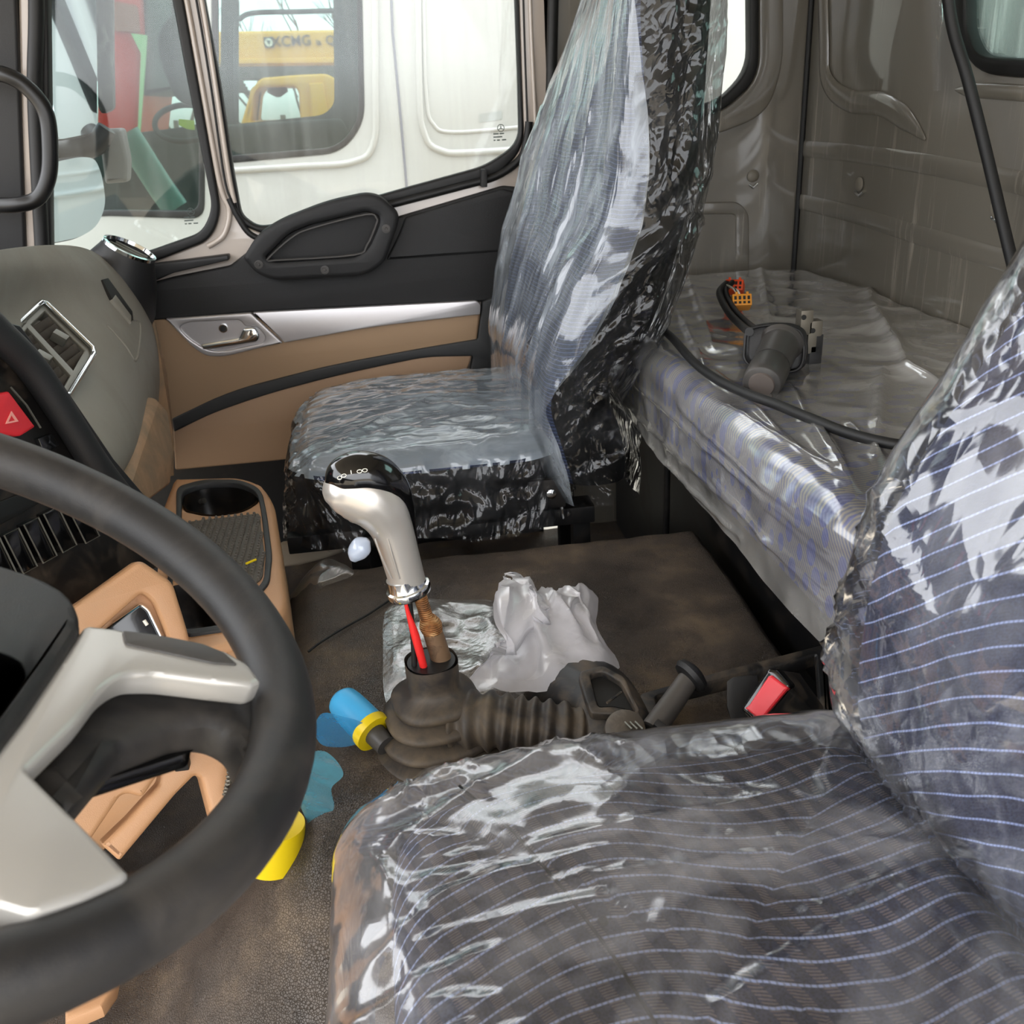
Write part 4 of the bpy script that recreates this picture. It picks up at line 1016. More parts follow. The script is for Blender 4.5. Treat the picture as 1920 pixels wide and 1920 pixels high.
# glove lid: recessed slot, grip and outline
def padplate(name, pts, off, mat, thick, bev, parent):
    P_ = [on(pbv, a, b, 0) for a, b in pts]; c = sum(P_, Vector())/len(P_)
    n = Vector()
    for i in range(len(P_)): n += (P_[i]-c).cross(P_[(i+1) % len(P_)]-c)
    n.normalize(); n = n if n.dot(CAM-c) > 0 else -n
    return plate(name, [[onp(a, b, c+n*off, n) for a, b in pts]], mat, n, thick, bev, parent=parent)
sl = padplate('lid_slot', [(192, 524), (203, 521), (249, 584), (250, 600), (246, 603), (212, 564)], .0035, M['rubber'], .012, .001, db)
padplate('lid_grip', [(211, 561), (217, 552), (247, 592), (247, 606)], .0055, M['pad'], .012, .002, sl)
tube('lid_edge', cat([on(pbv, a, b, .0) for a, b in [(248, 600), (262, 606), (262, 640), (254, 676), (236, 650), (200, 610)]], 6, False), .0022, M['pad'], db, 8)
# air vent on its own plane
VT = [onp(a, b, VO-vn*.002, vn) for a, b in ((80, 566), (178, 661), (115, 762), (8, 632))]   # top-far, bottom-far, bottom-near, top-near
def vq(a, b, off=0.0):   # a: 0 top..1 bottom, b: 0 far..1 near
    return (VT[0]*(1-a)*(1-b)+VT[1]*a*(1-b)+VT[2]*a*b+VT[3]*(1-a)*b)+vn*off
av = plate('air_vent', [[vq(.0, .0), vq(1, 0), vq(1, 1), vq(0, 1)], [vq(.12, .10), vq(.86, .10), vq(.88, .47), vq(.12, .47)], [vq(.12, .58), vq(.88, .58), vq(.9, .92), vq(.12, .92)]], M['ventgrey'], vn, .02, .003, parent=db)
ed = [vq(0, 0), vq(1, 0), vq(1, 1), vq(0, 1)]
tube('chrome_rim', [p+vn*.003 for q_ in range(4) for p in [ed[q_].lerp(ed[(q_+1) % 4], t_) for t_ in np.linspace(.06, .94, 8)]], .0038, M['chrome'], av, 10, closed=True)
plate('vent_well', [[vq(.05, .05, -.05), vq(.95, .05, -.05), vq(.95, .95, -.05), vq(.05, .95, -.05)]], M['rubber'], vn, .01, 0, parent=av)
bdir = (VT[3]-VT[0]).normalized(); lenb = (VT[3]-VT[0]).length; adir = (VT[1]-VT[0]).normalized(); lena = (VT[1]-VT[0]).length
for b0, b1 in ((.11, .46), (.59, .91)):
    for k in range(6):
        a = .20+k*.125; c_ = vq(a, (b0+b1)/2, -.010)
        F = frame_mat(c_, (vn+adir*.9).normalized(), bdir)
        box('louvre', (lenb*(b1-b0), lena*.12, .0025), M['louver'], M=F, parent=av, bev=.0005)
    m_ = (b0+b1)/2
    box('vent_tab', (.014, .020, .014), M['ventgrey'], M=frame_mat(vq(.5, m_, .002), vn, bdir), parent=av, bev=.002)
for b_ in (.22, .34, .70, .82):
    box('vane', (.002, lena*.75, .02), M['rubber'], M=frame_mat(vq(.5, b_, -.032), vn, bdir), parent=av, bev=0)
# round demister vent on the door end
rv0 = at(243, 467, Y=1.93)
ax_ = Vector((.52, -.04, .85)).normalized()
Fr = frame_mat(rv0, ax_, (0, 0, 1))
pod = lathe('corner_vent_pod', [(.09, -.16), (.085, -.10), (.07, -.05), (.052, -.012), (.047, 0), (.042, -.004), (.040, -.03)], M['black'], Fr, db, 36)
lathe('chrome_ring', [(.049, -.003), (.049, .003), (.044, .004), (.042, -.002)], M['chrome'], Fr, pod, 36, cap=False)
for k in (-1, 0, 1):
    box('louvre', (.074-.012*abs(k), .003, .012), M['ventgrey'], M=Fr @ Matrix.Translation((0, .018*k, -.008)), parent=pod, bev=.001)
hull('end_cap', [at(a, b, Y=y) for a, b, y in [(150, 470, 1.93), (250, 520, 1.93), (262, 545, 1.95), (290, 505, 2.0), (285, 600, 2.0), (200, 500, 2.02), (262, 590, 1.93), (120, 480, 2.0)]], M['black'], db, .008)
# lower tan panels at the passenger end
pn = [at(a, b, Y=y) for a, b, y in [(292, 742, 1.60), (318, 770, 1.62), (328, 830, 1.60), (326, 895, 1.56), (290, 935, 1.45), (236, 905, 1.30), (262, 830, 1.42)]]
def freeplate(name, pts, mat, parent, thick=.012, bev=.002):
    n = Vector(); 
    for i in range(len(pts)): n += (pts[i]-pts[0]).cross(pts[(i+1) % len(pts)]-pts[0])
    n.normalize(); c = sum(pts, Vector())/len(pts)
    if n.dot(CAM-c) < 0: n = -n
    return plate(name, [[p-n*((p-c).dot(n)) for p in pts]], mat, n, thick, bev, parent=parent)
hull('lower_panel', [at(a, b, Y=y) for a, b, y in [(292, 742, 1.62), (238, 905, 1.30), (262, 950, 1.33), (322, 905, 1.55), (328, 840, 1.60), (318, 770, 1.66)]]+[Vector((-.62, 1.35, .40)), Vector((-.62, 1.7, .40)), Vector((-.62, 1.7, .62))], M['dusty_tan'], db, .012)
hull('end_panel', [at(a, b, Y=y) for a, b, y in [(290, 600, 1.94), (300, 640, 1.93), (314, 700, 1.90), (320, 760, 1.86), (327, 830, 1.80), (327, 895, 1.78), (300, 895, 1.80), (296, 740, 1.86)]]+[Vector((-.62, 1.95, .40)), Vector((-.60, 1.98, .66))], M['dusty_tan'], db, .012)
# centre panel facing the driver
CPn = [at(-90, 590, Y=.98), at(60, 640, Y=1.16), at(250, 905, Y=1.14), at(330, 1040, Y=1.02), at(140, 1110, Y=.93), at(-90, 1090, Y=.86)]
cn = (CPn[2]-CPn[0]).cross(CPn[5]-CPn[0]).normalized(); cn = cn if cn.dot(CAM-CPn[0]) > 0 else -cn
co = CPn[0]
def cp(px, py, off=0.0): return onp(px, py, co+cn*off, cn)
def cpl(pts, off=0.0, r=4): return [cp(p.x, p.y, off) for p in rnd(pts, r, 4)]
cpn = plate('centre_panel', [cpl([(-150, 560), (40, 610), (120, 720), (215, 860), (300, 960), (345, 1040), (150, 1135), (-150, 1120)])], plain('dusty_black_panel', '#171514', .35, dust=.6, dcol='#5a4c3f', dscale=14, dlo=.48, dhi=.7), cn, .03, .003, parent=db)
tube('panel_rim', cat([cp(a, b, .012) for a, b in [(-90, 540), (0, 628), (60, 690), (118, 775), (172, 860), (212, 915), (250, 960)]], 8, False), .016, M['black'], db, 14)
hz = plate('hazard_switch', [cpl([(-30, 745, 4), (18, 733, 4), (68, 800, 4), (40, 818, 4), (-20, 812, 4)], .012)], M['red'], cn, .012, .003, parent=db)
tri = [(11, 795), (22, 771), (35, 790)]
plate('warning_triangle', [cpl(tri, .0135, 0), cpl([(16, 791), (22, 778), (29, 788)], .0135, 0)], M['orange'] if False else plain('pale_red_print', '#f5a59a', .5), cn, .001, 0, parent=hz)
plate('switch_blank', [cpl([(72, 822, 2), (98, 812, 2), (112, 835, 2), (84, 850, 2)], .006)], M['blackgloss'], cn, .008, .001, parent=db)
tube('panel_seam', [cp(a, b, .004) for a, b in [(20, 726), (50, 760), (76, 802)]], .0012, M['ventgrey'], db, 6)
for (a, b) in ((-28, 1050), (8, 1032), (45, 1012), (82, 992), (125, 975)):
    qd = [(a, b-42+14), (a+27, b-42), (a+62, b+30), (a+36, b+44)]
    sw = plate('rocker_switch', [cpl([(x, y, 3) for x, y in qd], .010)], M['blackgloss'], cn, .012, .002, parent=db)
    tube('switch_edge', [cp(x, y, .011) for x, y in qd], .0009, M['ventgrey'], sw, 6, closed=True)
plate('display_slot', [cpl([(-90, 975, 3), (40, 925, 3), (70, 905, 3), (90, 935, 3), (0, 985, 3), (-90, 1015, 3)], .003)], M['rubber'], cn, .006, .001, parent=db)

# ---- cup tray
TZ = .50
def tz(pts, r=12, Z=TZ, n=6): return [at(p.x, p.y, Z=Z) for p in rnd(pts, r, n)]
trayo = [(325, 896, 8), (450, 893, 20), (492, 906, 20), (514, 940, 16), (528, 1040, 20), (540, 1140, 30), (500, 1175, 30), (395, 1222, 20), (300, 1230, 10), (290, 1100, 10), (300, 960, 10)]
c1 = [(338, 922, 14), (375, 906, 20), (440, 904, 20), (482, 915, 18), (484, 938, 16), (455, 958, 20), (395, 966, 20), (345, 955, 14)]
c2 = [(318, 1100, 12), (370, 1090, 16), (420, 1110, 20), (438, 1150, 20), (405, 1178, 16), (350, 1182, 16), (322, 1150, 12)]
tray = plate('cup_tray', [tz(trayo), tz(c1), tz(c2)], M['console'], (0, 0, 1), .10, .010, parent=db)
hull('tray_body', [p+Vector((0, 0, -.13)) for p in tz(trayo)[::3]]+[at(a, b, Z=.30)+Vector((0, 0, .0)) for a, b in [(545, 1160), (420, 1300), (340, 1300)]]+[Vector((-.30, 1.45, .3)), Vector((-.2, 1.42, .3))]+[p+Vector((0, 0, -.095)) for p in tz(trayo)[::3]], M['dusty_tan'], db, .01)
rim_o = [(330, 912, 14), (380, 898, 20), (450, 898, 20), (490, 915, 18), (500, 960, 20), (510, 1040, 10), (505, 1090, 10), (430, 1178, 10), (350, 1190, 10), (312, 1150, 10), (312, 1090, 10), (330, 1000, 10)]
rim_i = [(340, 920, 14), (382, 905, 20), (445, 904, 20), (482, 920, 18), (490, 962, 20), (498, 1040, 10), (494, 1086, 10), (428, 1168, 10), (350, 1180, 10), (322, 1150, 10), (322, 1090, 10), (340, 1000, 10)]
plate('tray_rim', [tz(rim_o, Z=TZ+.004), tz(rim_i, Z=TZ+.004)], M['doorstripe'], (0, 0, 1), .01, .002, parent=tray)
mat_o = [(352, 978, 6), (486, 962, 4), (496, 1040, 6), (492, 1084, 10), (440, 1120, 10), (345, 1082, 8)]
mt = plate('ribbed_mat', [tz(mat_o, Z=TZ+.002)], plain('grey_ribbed_mat', '#4b463f', .6, dust=.4, dcol='#7e7365', dscale=20), (0, 0, 1), .006, .001, parent=tray)
bm = bmesh.new()
import itertools
def inside(x, y, poly):
    c = False; n = len(poly)
    for i in range(n):
        x1, y1 = poly[i][0], poly[i][1]; x2, y2 = poly[i-1][0], poly[i-1][1]
        if (y1 > y) != (y2 > y) and x < (x2-x1)*(y-y1)/(y2-y1)+x1: c = not c
    return c
mp_ = [(p.x, p.y) for p in tz(mat_o, Z=TZ+.002)]
for i in range(40):
    for j in range(60):
        x = -.36+i*.0092; y = 1.0+j*.0085
        if inside(x, y, mp_): bmesh.ops.create_cone(bm, cap_ends=True, segments=6, radius1=.0025, radius2=.0018, depth=.004, matrix=Matrix.Translation((x, y, TZ+.004)))
me = bpy.data.meshes.new('mat_studs'); bm.to_mesh(me); bm.free(); o = link('mat_studs', me, plain('stud_grey', '#5b554d', .6), mt, smooth=False); o['kind'] = 'stuff'
for cc in (c1, c2):
    pts = tz(cc); c_ = sum(pts, Vector())/len(pts)
    n_ = len(pts); P = np.zeros((n_+1, 5, 3))
    for i in range(n_+1):
        d = pts[i % n_]-c_
        for j, (k_, z_) in enumerate(((1.01, .0), (.97, -.02), (.9, -.06), (.8, -.07), (0.0, -.072))): P[i, j] = tuple(c_+d*k_+Vector((0, 0, z_)))
    grid('cup_well', P, plain('cup_well_black', '#120f0d', .3, dust=.5, dcol='#4b3b2d', dscale=40), tray)
for (a, b) in ((378, 942), (466, 936)):
    p = at(a, b, Z=TZ-.03); tube('cup_finger', [p+Vector((-.006, .004, .0)), p+Vector((.006, -.004, .004))], .005, M['stalk'], tray, 10)
ms = tube('matchstick', [at(461, 1057, Z=TZ+.010), at(480, 1049, Z=TZ+.010)], .0017, M['yellow'], None, 6); tag(ms, 'short yellow stick lying on the ribbed cup tray', 'stick')

# ---- tan frames below the centre panel
def plane_px(pts, o, n, r=8, off=0.0): return [onp(p.x, p.y, Vector(o)+Vector(n)*off, n) for p in rnd(pts, r, 5)]
TN = Vector((.42, -.82, .38)).normalized(); TO = at(260, 1220, Y=.93)
plate('tan_frame', [plane_px([(60, 1190, 4), (150, 1128, 10), (262, 1048, 16), (325, 1092, 14), (352, 1180, 14), (378, 1290, 10), (400, 1420, 10), (60, 1420, 4)], TO, TN), plane_px([(150, 1215, 4), (268, 1110, 14), (290, 1130, 10), (326, 1222, 10), (310, 1300, 10), (150, 1300, 10)], TO, TN)], M['console'], TN, .03, .006, parent=db)
plate('tan_inner', [plane_px([(140, 1200, 4), (268, 1100, 10), (296, 1130, 8), (335, 1225, 8), (330, 1310, 10), (140, 1310, 10)], TO, TN, off=-.016)], M['console'], TN, .02, .004, parent=db)
kp = plate('key_panel', [plane_px([(185, 1190, 4), (262, 1131, 8), (277, 1141, 8), (314, 1215, 6), (300, 1250, 4), (200, 1260, 4)], TO, TN, off=-.010)], M['blackgloss'], TN, .012, .002, parent=db)
tube('panel_edge', plane_px([(208, 1172, 4), (264, 1133, 6), (278, 1144, 6), (310, 1210, 4)], TO, TN, off=-.008)[5:-1], .0014, M['chrome'], kp, 6)
tube('indicator', plane_px([(270, 1163, 0), (276, 1172, 0)], TO, TN, off=-.008)[:2], .002, M['whiteink'], kp, 8)
hull('ledge', [at(a, b, Z=.49) for a, b in [(352, 1212), (415, 1182), (450, 1215), (470, 1260), (380, 1290)]]+[at(a, b, Z=.40) for a, b in [(400, 1300), (470, 1320), (380, 1360)]], M['console'], db, .006)
KN = Vector((.40, -.80, .45)).normalized(); KO = at(320, 1480, Y=.80)
kl = lambda pts, off=0.0, r=8: plane_px(pts, KO, KN, r, off)
plate('knee_panel', [kl([(60, 1560, 4), (105, 1500, 10), (200, 1380, 10), (440, 1360, 6), (480, 1410, 10), (462, 1460, 16), (430, 1600, 10), (404, 1560, 6), (378, 1460, 10), (366, 1454, 6), (330, 1490, 6), (225, 1616, 8), (190, 1584, 6), (240, 1536, 6), (300, 1470, 8), (303, 1430, 8), (240, 1440, 8), (160, 1580, 8)])], M['console'], KN, .03, .006, parent=db)
plate('knee_flap', [kl([(80, 1560, 6), (140, 1400, 6), (300, 1390, 6), (302, 1446, 12), (268, 1496, 10), (240, 1488, 14), (225, 1494, 6), (158, 1594, 8)], .006)], M['console'], KN, .02, .006, parent=db)
hull('lower_support', [at(a, b, Y=y) for a, b, y in [(60, 1200, 1.0), (330, 1130, 1.02), (390, 1300, 1.0), (430, 1400, .95), (60, 1450, .95)]]+[Vector((-.7, 1.0, .6)), Vector((-.7, 1.0, .15)), Vector((-.45, 1.05, .15)), Vector((-.7, 1.3, .15)), Vector((-.5, 1.35, .30))], M['console'], db, .01)
plate('toe_skirt', [[at(a, b, Z=.22) for a, b in [(120, 1830), (225, 1800), (215, 1850), (190, 1885), (120, 1915)]]], M['console'], (0, 0, 1), .02, .006, parent=db)
box('latch', (.014, .012, .02), M['rubber'], M=Matrix.Translation(onp(340, 1424, KO+KN*.01, KN)), parent=db, bev=.002)
hs = [onp(a, b, KO+KN*.02, KN) for a, b in [(446, 1400), (441, 1430), (436, 1465), (430, 1490)]]
pts = []; path = cat(hs, 12, False)
for i in range(len(path)*4-4):
    t_ = i/4; k = int(t_); p = path[k].lerp(path[min(k+1, len(path)-1)], t_-k); a = i*1.9
    pts.append(p+Vector((math.cos(a)*.006, math.sin(a)*.006, 0)))
cc_ = tube('coiled_cable', pts, .0018, M['metalgrey'], None, 6); tag(cc_, 'coiled grey cable hanging beside the tan knee panel', 'cable')

# ================================================================== steering wheel
WC = Vector((-.293, .485, .812)); wt, wsd = .492, -.054
WN = Vector((math.sin(wt)*math.cos(wsd), math.sin(wt)*math.sin(wsd), math.cos(wt))).normalized()
WA = Vector((0, 1, 0)).cross(WN).normalized(); WB = WN.cross(WA)
def wp(px, py, off=0.0): return onp(px, py, WC+WN*off, WN)
def wl_(pts, off=0.0, r=8): return [wp(p.x, p.y, off) for p in rnd(pts, r, 6)]
sw = thing('steering_wheel', WC-WN*.05, 'black leather steering wheel with silver spoke trim in the foreground', 'steering wheel')
rim = []; el = []
for a in np.linspace(0, 2*math.pi, 96, endpoint=False): rim.append(WC+(WA*math.cos(a)+WB*math.sin(a))*.2335)
tube('rim', rim, .0200, M['wheel'], sw, 20, closed=True, up=WN)
# spoke: leather body, thumb rest, paddle
sp1 = [(60, 1440, 10), (150, 1320, 10), (200, 1262, 14), (400, 1255, 20), (505, 1262, 16), (560, 1310, 10), (520, 1400, 20), (468, 1432, 14), (440, 1372, 26), (400, 1352, 20), (340, 1360, 14), (230, 1400, 10), (130, 1520, 10), (108, 1500, 8)]
plate('spoke', [wl_(sp1, -.004)], M['wheel'], WN, .030, .011, parent=sw)
plate('spoke_web', [wl_([(150, 1470, 8), (205, 1385, 8), (300, 1370, 8), (362, 1355, 5), (352, 1402, 6), (150, 1464, 8)], -.026)], M['blackgloss'], WN, .012, .004, parent=sw)
ps2 = [(-80, 1040, 20), (0, 1052, 20), (80, 1078, 30), (140, 1112, 30), (160, 1165, 24), (120, 1230, 20), (45, 1340, 20), (-10, 1420, 20), (-80, 1440, 20)]
plate('horn_pad', [wl_(ps2, .026)], M['wheel'], WN, .05, .008, parent=sw)
sil = [(160, 1168, 10), (222, 1176, 10), (300, 1195, 10), (420, 1215, 14), (468, 1242, 10), (494, 1276, 8), (474, 1284, 6), (400, 1275, 10), (300, 1262, 20), (236, 1262, 24), (196, 1288, 20), (150, 1350, 12), (56, 1442, 6), (150, 1535, 10), (247, 1634, 8), (236, 1648, 8), (160, 1682, 20), (60, 1714, 24), (-20, 1690, 20), (-80, 1640, 20), (-80, 1470, 10), (-30, 1430, 10), (40, 1345, 10), (110, 1240, 10)]
plate('hub', [wl_([(-90, 1040, 20), (60, 1080, 20), (160, 1170, 20), (110, 1260, 20), (40, 1400, 20), (-30, 1500, 20), (-90, 1600, 20)], .006)], M['wheel'], WN, .03, .006, parent=sw)
so_ = plate('silver_trim', [wl_(sil, .020)], M['wheelsilver'], WN, .018, .005, parent=sw)
plate('button_inlay', [wl_([(230, 1181, 5), (300, 1190, 8), (380, 1206, 8), (420, 1222, 6), (446, 1245, 5), (400, 1242, 10), (300, 1220, 10), (236, 1206, 6)], .0215)], M['stalk'], WN, .004, .001, parent=so_)
hullw = lathe('column_shroud', [(.07, -.03), (.075, -.09), (.085, -.16), (.09, -.26)], M['black'], frame_mat(WC, WN, WA), sw, 30)

# ================================================================== gear lever
GY = .90
gs = thing('gear_lever', at(800, 1430, Z=.38), 'silver and black gear lever grip on a rusty rod rising from a rubber gaiter', 'gear lever')
def G(px, py, y=GY): return at(px, py, Y=y)
tube('grip', [G(769, 1108), G(757, 1066), G(745, 1024), G(733, 988), G(716, 958), G(694, 936), G(668, 925), G(643, 923), G(622, 926), G(608, 930)],
     [.0190, .0196, .0205, .0222, .0262, .0292, .0298, .0272, .0200, .006], M['satin'], gs, 32, smoothn=6, ell=[(1, 1)]*6+[(.98, .95), (.95, .95), (.92, 1), (1, 1)])
cap_ = tube('grip_cap', [G(781, 1046, .912), G(771, 1000, .912), G(758, 955, .912), G(741, 922, .910), G(714, 897, .905), G(684, 886, .900), G(656, 888, .897), G(632, 897, .897), G(614, 910, .897)],
     [.003, .0062, .0110, .0165, .0205, .0205, .0192, .0150, .004], M['blackgloss'], gs, 28, smoothn=6, ell=[(1, 1.2)]*9)
cbv = surf(cap_)
def capm(px, py):
    h_ = cbv.ray_cast(CAM, ray(px, py).normalized()); n = h_[1] if h_[1].dot(CAM-h_[0]) > 0 else -h_[1]
    return frame_mat(h_[0]+n*.0004, n, (1, .15, 0))
gp = tube('shift_diagram', [capm(658, 882).translation, capm(659, 889).translation], .0004, M['whiteink'], gs, 5)
for px, py in ((637, 896), (645, 892), (674, 884), (684, 882)):
    Fm = capm(px, py)
    tube('diagram_mark', [Fm @ Vector((.0024*math.cos(a), .0016*math.sin(a), 0)) for a in np.linspace(0, 2*math.pi, 14, endpoint=False)], .00035, M['whiteink'], gp, 5, closed=True)
for k in (-1, 1):
    tube('grip_groove', cat([G(715+12*k, 1010, GY-.021), G(728+10*k, 1050, GY-.0208), G(742+7*k, 1085, GY-.019)], 6, False), .0011, M['satin'], gs, 8)
tube('trigger_button', [G(662, 1050, .88), G(668, 1038, .88), G(680, 1022, .88), G(690, 1012, .88)], [.004, .0095, .0105, .003], plain('pale_blue_button', '#a9b3c4', .15, coat=.6), gs, 14, smoothn=4)
ax1 = (G(739, 1022)-G(775, 1122)).normalized(); c1_ = G(766, 1104)
FC = frame_mat(c1_, ax1)
lathe('collar', [(.016, -.006), (.0235, -.005), (.0245, -.001), (.0235, .003), (.021, .004), (.0198, .010), (.0195, .016)], M['chrome'], FC, gs, 36)
rod = tube('threaded_rod', [G(786, 1112), G(797, 1148), G(802, 1165)], .0072, M['rod'], gs, 16, smoothn=4)
tube('weld', [G(801, 1158), G(807, 1172), G(813, 1186)], [.0085, .0125, .0105], M['rod'], gs, 16, smoothn=3)
tube('rod_pipe', [G(810, 1180), G(820, 1212), G(834, 1255)], [.0108, .0112, .0115], M['rodpipe'], gs, 18, smoothn=4)
tube('red_wire', [G(757, 1112, .885), G(764, 1145, .885), G(778, 1190, .885), G(793, 1245, .885), G(797, 1262, .89)], [.002, .0022, .0045, .0042, .004], M['redwire'], gs, 10, smoothn=5)
tube('black_wire', [G(765, 1112, .89), G(771, 1160, .89), G(776, 1210, .89), G(777, 1262, .89)], .0033, M['rubber'], gs, 10, smoothn=5)
# gaiter
bc = at(812, 1240, Y=.895); bz = bc.z
pf = [(.0245, -.004), (.0285, .002), (.0285, -.002), (.0285, -.014), (.0290, -.028), (.0360, -.036), (.0455, -.042), (.0480, -.048), (.0450, -.053), (.0405, -.055), (.0460, -.058), (.0560, -.063), (.0570, -.069), (.0520, -.073), (.0480, -.075), (.0540, -.078), (.0640, -.083), (.0650, -.089), (.0600, -.093), (.0560, -.095), (.0620, -.098), (.0715, -.103), (.0720, -.110), (.0680, -.115), (.0740, -.125), (.0760, -.140)]
def dense(prof, n=4): return [(p.x, p.y) for p in cat([(a, b, 0) for a, b in prof], n, False)]
gt = lathe('gaiter', dense([(r_, z_) for r_, z_ in pf[1:]], 3), M['boot'], frame_mat(Vector((bc.x-.002, bc.y, bz)), Vector((0, 0, 1)), (1, .2, 0)), gs, 56, sq=2.6, cap=False)
lathe('gaiter_inside', [(.0265, .001), (.025, -.01), (.022, -.06)], M['rubber'], frame_mat(Vector((bc.x-.002, bc.y, bz)), Vector((0, 0, 1))), gs, 30, cap=True)
# corrugated sleeve running back from the gaiter
hp = [at(850, 1352, Y=.880), at(920, 1352, Y=.868), at(980, 1358, Y=.860), at(1040, 1364, Y=.852), at(1095, 1372, Y=.848)]
path = cat(hp, 20, False); rr = []
for i in range(len(path)):
    t_ = i/(len(path)-1); rr.append(.0265+.0030*math.sin(t_*math.pi*2*9)+.007*(1-t_)**2)
tube('corrugated_sleeve', path, rr, M['boot'], gs, 28, ell=(1, 1.1))

# ================================================================== side console by the driver's seat
HZ = .44
sc = thing('handbrake_console', at(1130, 1380, Z=.40), 'dusty black console with an open pocket behind the gear gaiter', 'console')
def h(pts, Z=HZ, r=8): return [at(p.x, p.y, Z=Z) for p in rnd(pts, r, 5)]
# dome shaped housing
dome_o = [at(a, b, Z=.385) for a, b in [(985, 1302), (1035, 1282), (1100, 1272), (1180, 1310), (1225, 1380), (1240, 1440), (1110, 1440), (1060, 1390), (1010, 1340)]]
n_ = 40; oo = cat(dome_o, 5); m_ = len(oo)
c_ = sum(oo, Vector())/m_; P = np.zeros((m_+1, 9, 3))
for i in range(m_+1):
    for j in range(9):
        t_ = j/8; k_ = math.cos(t_*math.pi/2)**.8 if t_ < 1 else 0
        p = c_+(oo[i % m_]-c_)*max(k_, 0); P[i, j] = (p.x, p.y, .385+.062*math.sin(t_*math.pi/2)**.8)
grid('housing', P, M['consoleblack'], sc)
po = [(1082, 1270, 12), (1130, 1258, 10), (1172, 1275, 8), (1212, 1345, 10), (1150, 1330, 10), (1108, 1330, 8), (1098, 1310, 8)]
pi_ = [(1105, 1273, 8), (1130, 1268, 8), (1164, 1282, 6), (1195, 1325, 6), (1150, 1318, 6), (1122, 1320, 6)]
pk = plate('pocket_rim', [h(po, .452), h(pi_, .452)], M['consoleblack'], (0, -.25, .97), .012, .003, parent=sc)
plate('pocket', [h(pi_, .446)], M['rubber'], (0, -.25, .97), .004, 0, parent=pk)
tube('pocket_fold', [at(1138, 1318, Z=.452), at(1165, 1298, Z=.452)], .0015, M['consoleblack'], pk, 6)
lathe('knob', [(.020, -.02), (.0225, -.004), (.021, .004), (.015, .008), (.0, .009)], plain('dusty_grey_knob', '#4d463e', .5, dust=.7, dcol='#85796a', dscale=30), frame_mat(at(1172, 1368, Z=.435), Vector((-.1, -.5, .85))), sc, 28)
for k in (-1, 0, 1): 
    p = at(1180+k*10, 1352, Z=.444); tube('knob_rib', [p, p+Vector((.004, -.018, .002))], .0012, M['ventgrey'], sc, 6)
tr_ = thing('storage_tray', at(1350, 1300, Z=.385), 'deep black open tray between the driver seat and the rubber floor', 'tray')
to = [(1195, 1300, 12), (1330, 1262, 8), (1546, 1206, 4), (1562, 1440, 4), (1240, 1440, 8)]
ti = [(1228, 1304, 10), (1340, 1276, 8), (1530, 1226, 4), (1545, 1440, 4), (1262, 1440, 8)]
plate('tray_rim', [h(to, .415), h(ti, .415)], M['consoleblack'], (0, 0, 1), .02, .004, parent=tr_)
plate('tray_bottom', [h(ti, .345)], M['rubber'], (0, 0, 1), .01, 0, parent=tr_)
hb = thing('handbrake_lever', at(1230, 1360, Z=.42), 'short black handbrake lever with a mushroom cap between seat and tunnel', 'lever')
hA = at(1225, 1368, Y=.80); hB = at(1290, 1275, Y=.835)
tube('lever_shaft', [hA, hA.lerp(hB, .3), hA.lerp(hB, .7), hB], [.0135, .0128, .0120, .0115], M['stalk'], hb, 18, smoothn=3)
ax = (hB-hA).normalized()
lathe('lever_cap', [(.008, -.006), (.019, -.003), (.0215, .002), (.019, .007), (.010, .011), (.0, .012)], M['black'], frame_mat(hB+ax*.004, (ax+Vector((.6, 0, .2))).normalized()), hb, 28)
box('lever_latch', (.016, .012, .008), M['black'], M=frame_mat(hA.lerp(hB, .12)+Vector((0, -.012, .004)), ax), parent=hb, bev=.002)
# belt buckle
bkl = thing('seat_belt_buckle', at(1460, 1340, Z=.42), 'black seat belt buckle with a red release button beside the driver seat', 'buckle')
BO = at(1440, 1310, Y=.74); BN = Vector((-.62, -.62, .48)).normalized()
def bq(pts, off, r=4): return [onp(p.x, p.y, BO+BN*off, BN) for p in rnd(pts, r, 4)]
plate('buckle_face', [bq([(1388, 1330, 8), (1440, 1254, 6), (1456, 1256, 6), (1482, 1286, 6), (1424, 1362, 8)], 0)], M['blackgloss'], BN, .02, .003, parent=bkl)
plate('red_button', [bq([(1396, 1328, 2), (1404, 1322, 1), (1440, 1268, 1), (1446, 1266, 1), (1477, 1290, 3), (1426, 1352, 3)], .004)], M['red'], BN, .012, .002, parent=bkl)
hull('buckle_body', bq([(1388, 1330), (1440, 1254), (1456, 1256), (1482, 1286), (1424, 1362)], -.004, 0)+[at(1545, 1325, Y=.80), at(1550, 1370, Y=.78), at(1500, 1262, Y=.82), at(1440, 1380, Y=.76)], M['consoleblack'], bkl, .004)
hull('buckle_stalk', [at(a, b, Y=y) for a, b, y in [(1362, 1276, .84), (1375, 1268, .84), (1420, 1262, .84), (1362, 1330, .82), (1400, 1330, .82), (1380, 1380, .80), (1440, 1380, .80)]], M['black'], bkl, .004)
# black wire lying over the tunnel
wv = tube('wire', cat([at(a, b, Z=floor_z(at(a, b, Z=.4).x, at(a, b, Z=.4).y)+.004) for a, b in [(578, 1222), (600, 1205), (640, 1180), (690, 1152), (735, 1122)]], 8, False), .0016, M['rubber'], None, 8)
tag(wv, 'thin black wire lying on the rubber floor left of the gear lever', 'wire')
sill = plate('floor_bracket', [[at(a, b, Y=1.52) for a, b in [(522, 1020), (600, 1008), (656, 1004), (656, 1030), (612, 1046), (560, 1060), (524, 1064)]]], M['silverbeige'], (-.1, -.9, .3), .03, .006)
tag(sill, 'cream painted metal strip on the floor in front of the passenger seat', 'metal strip')

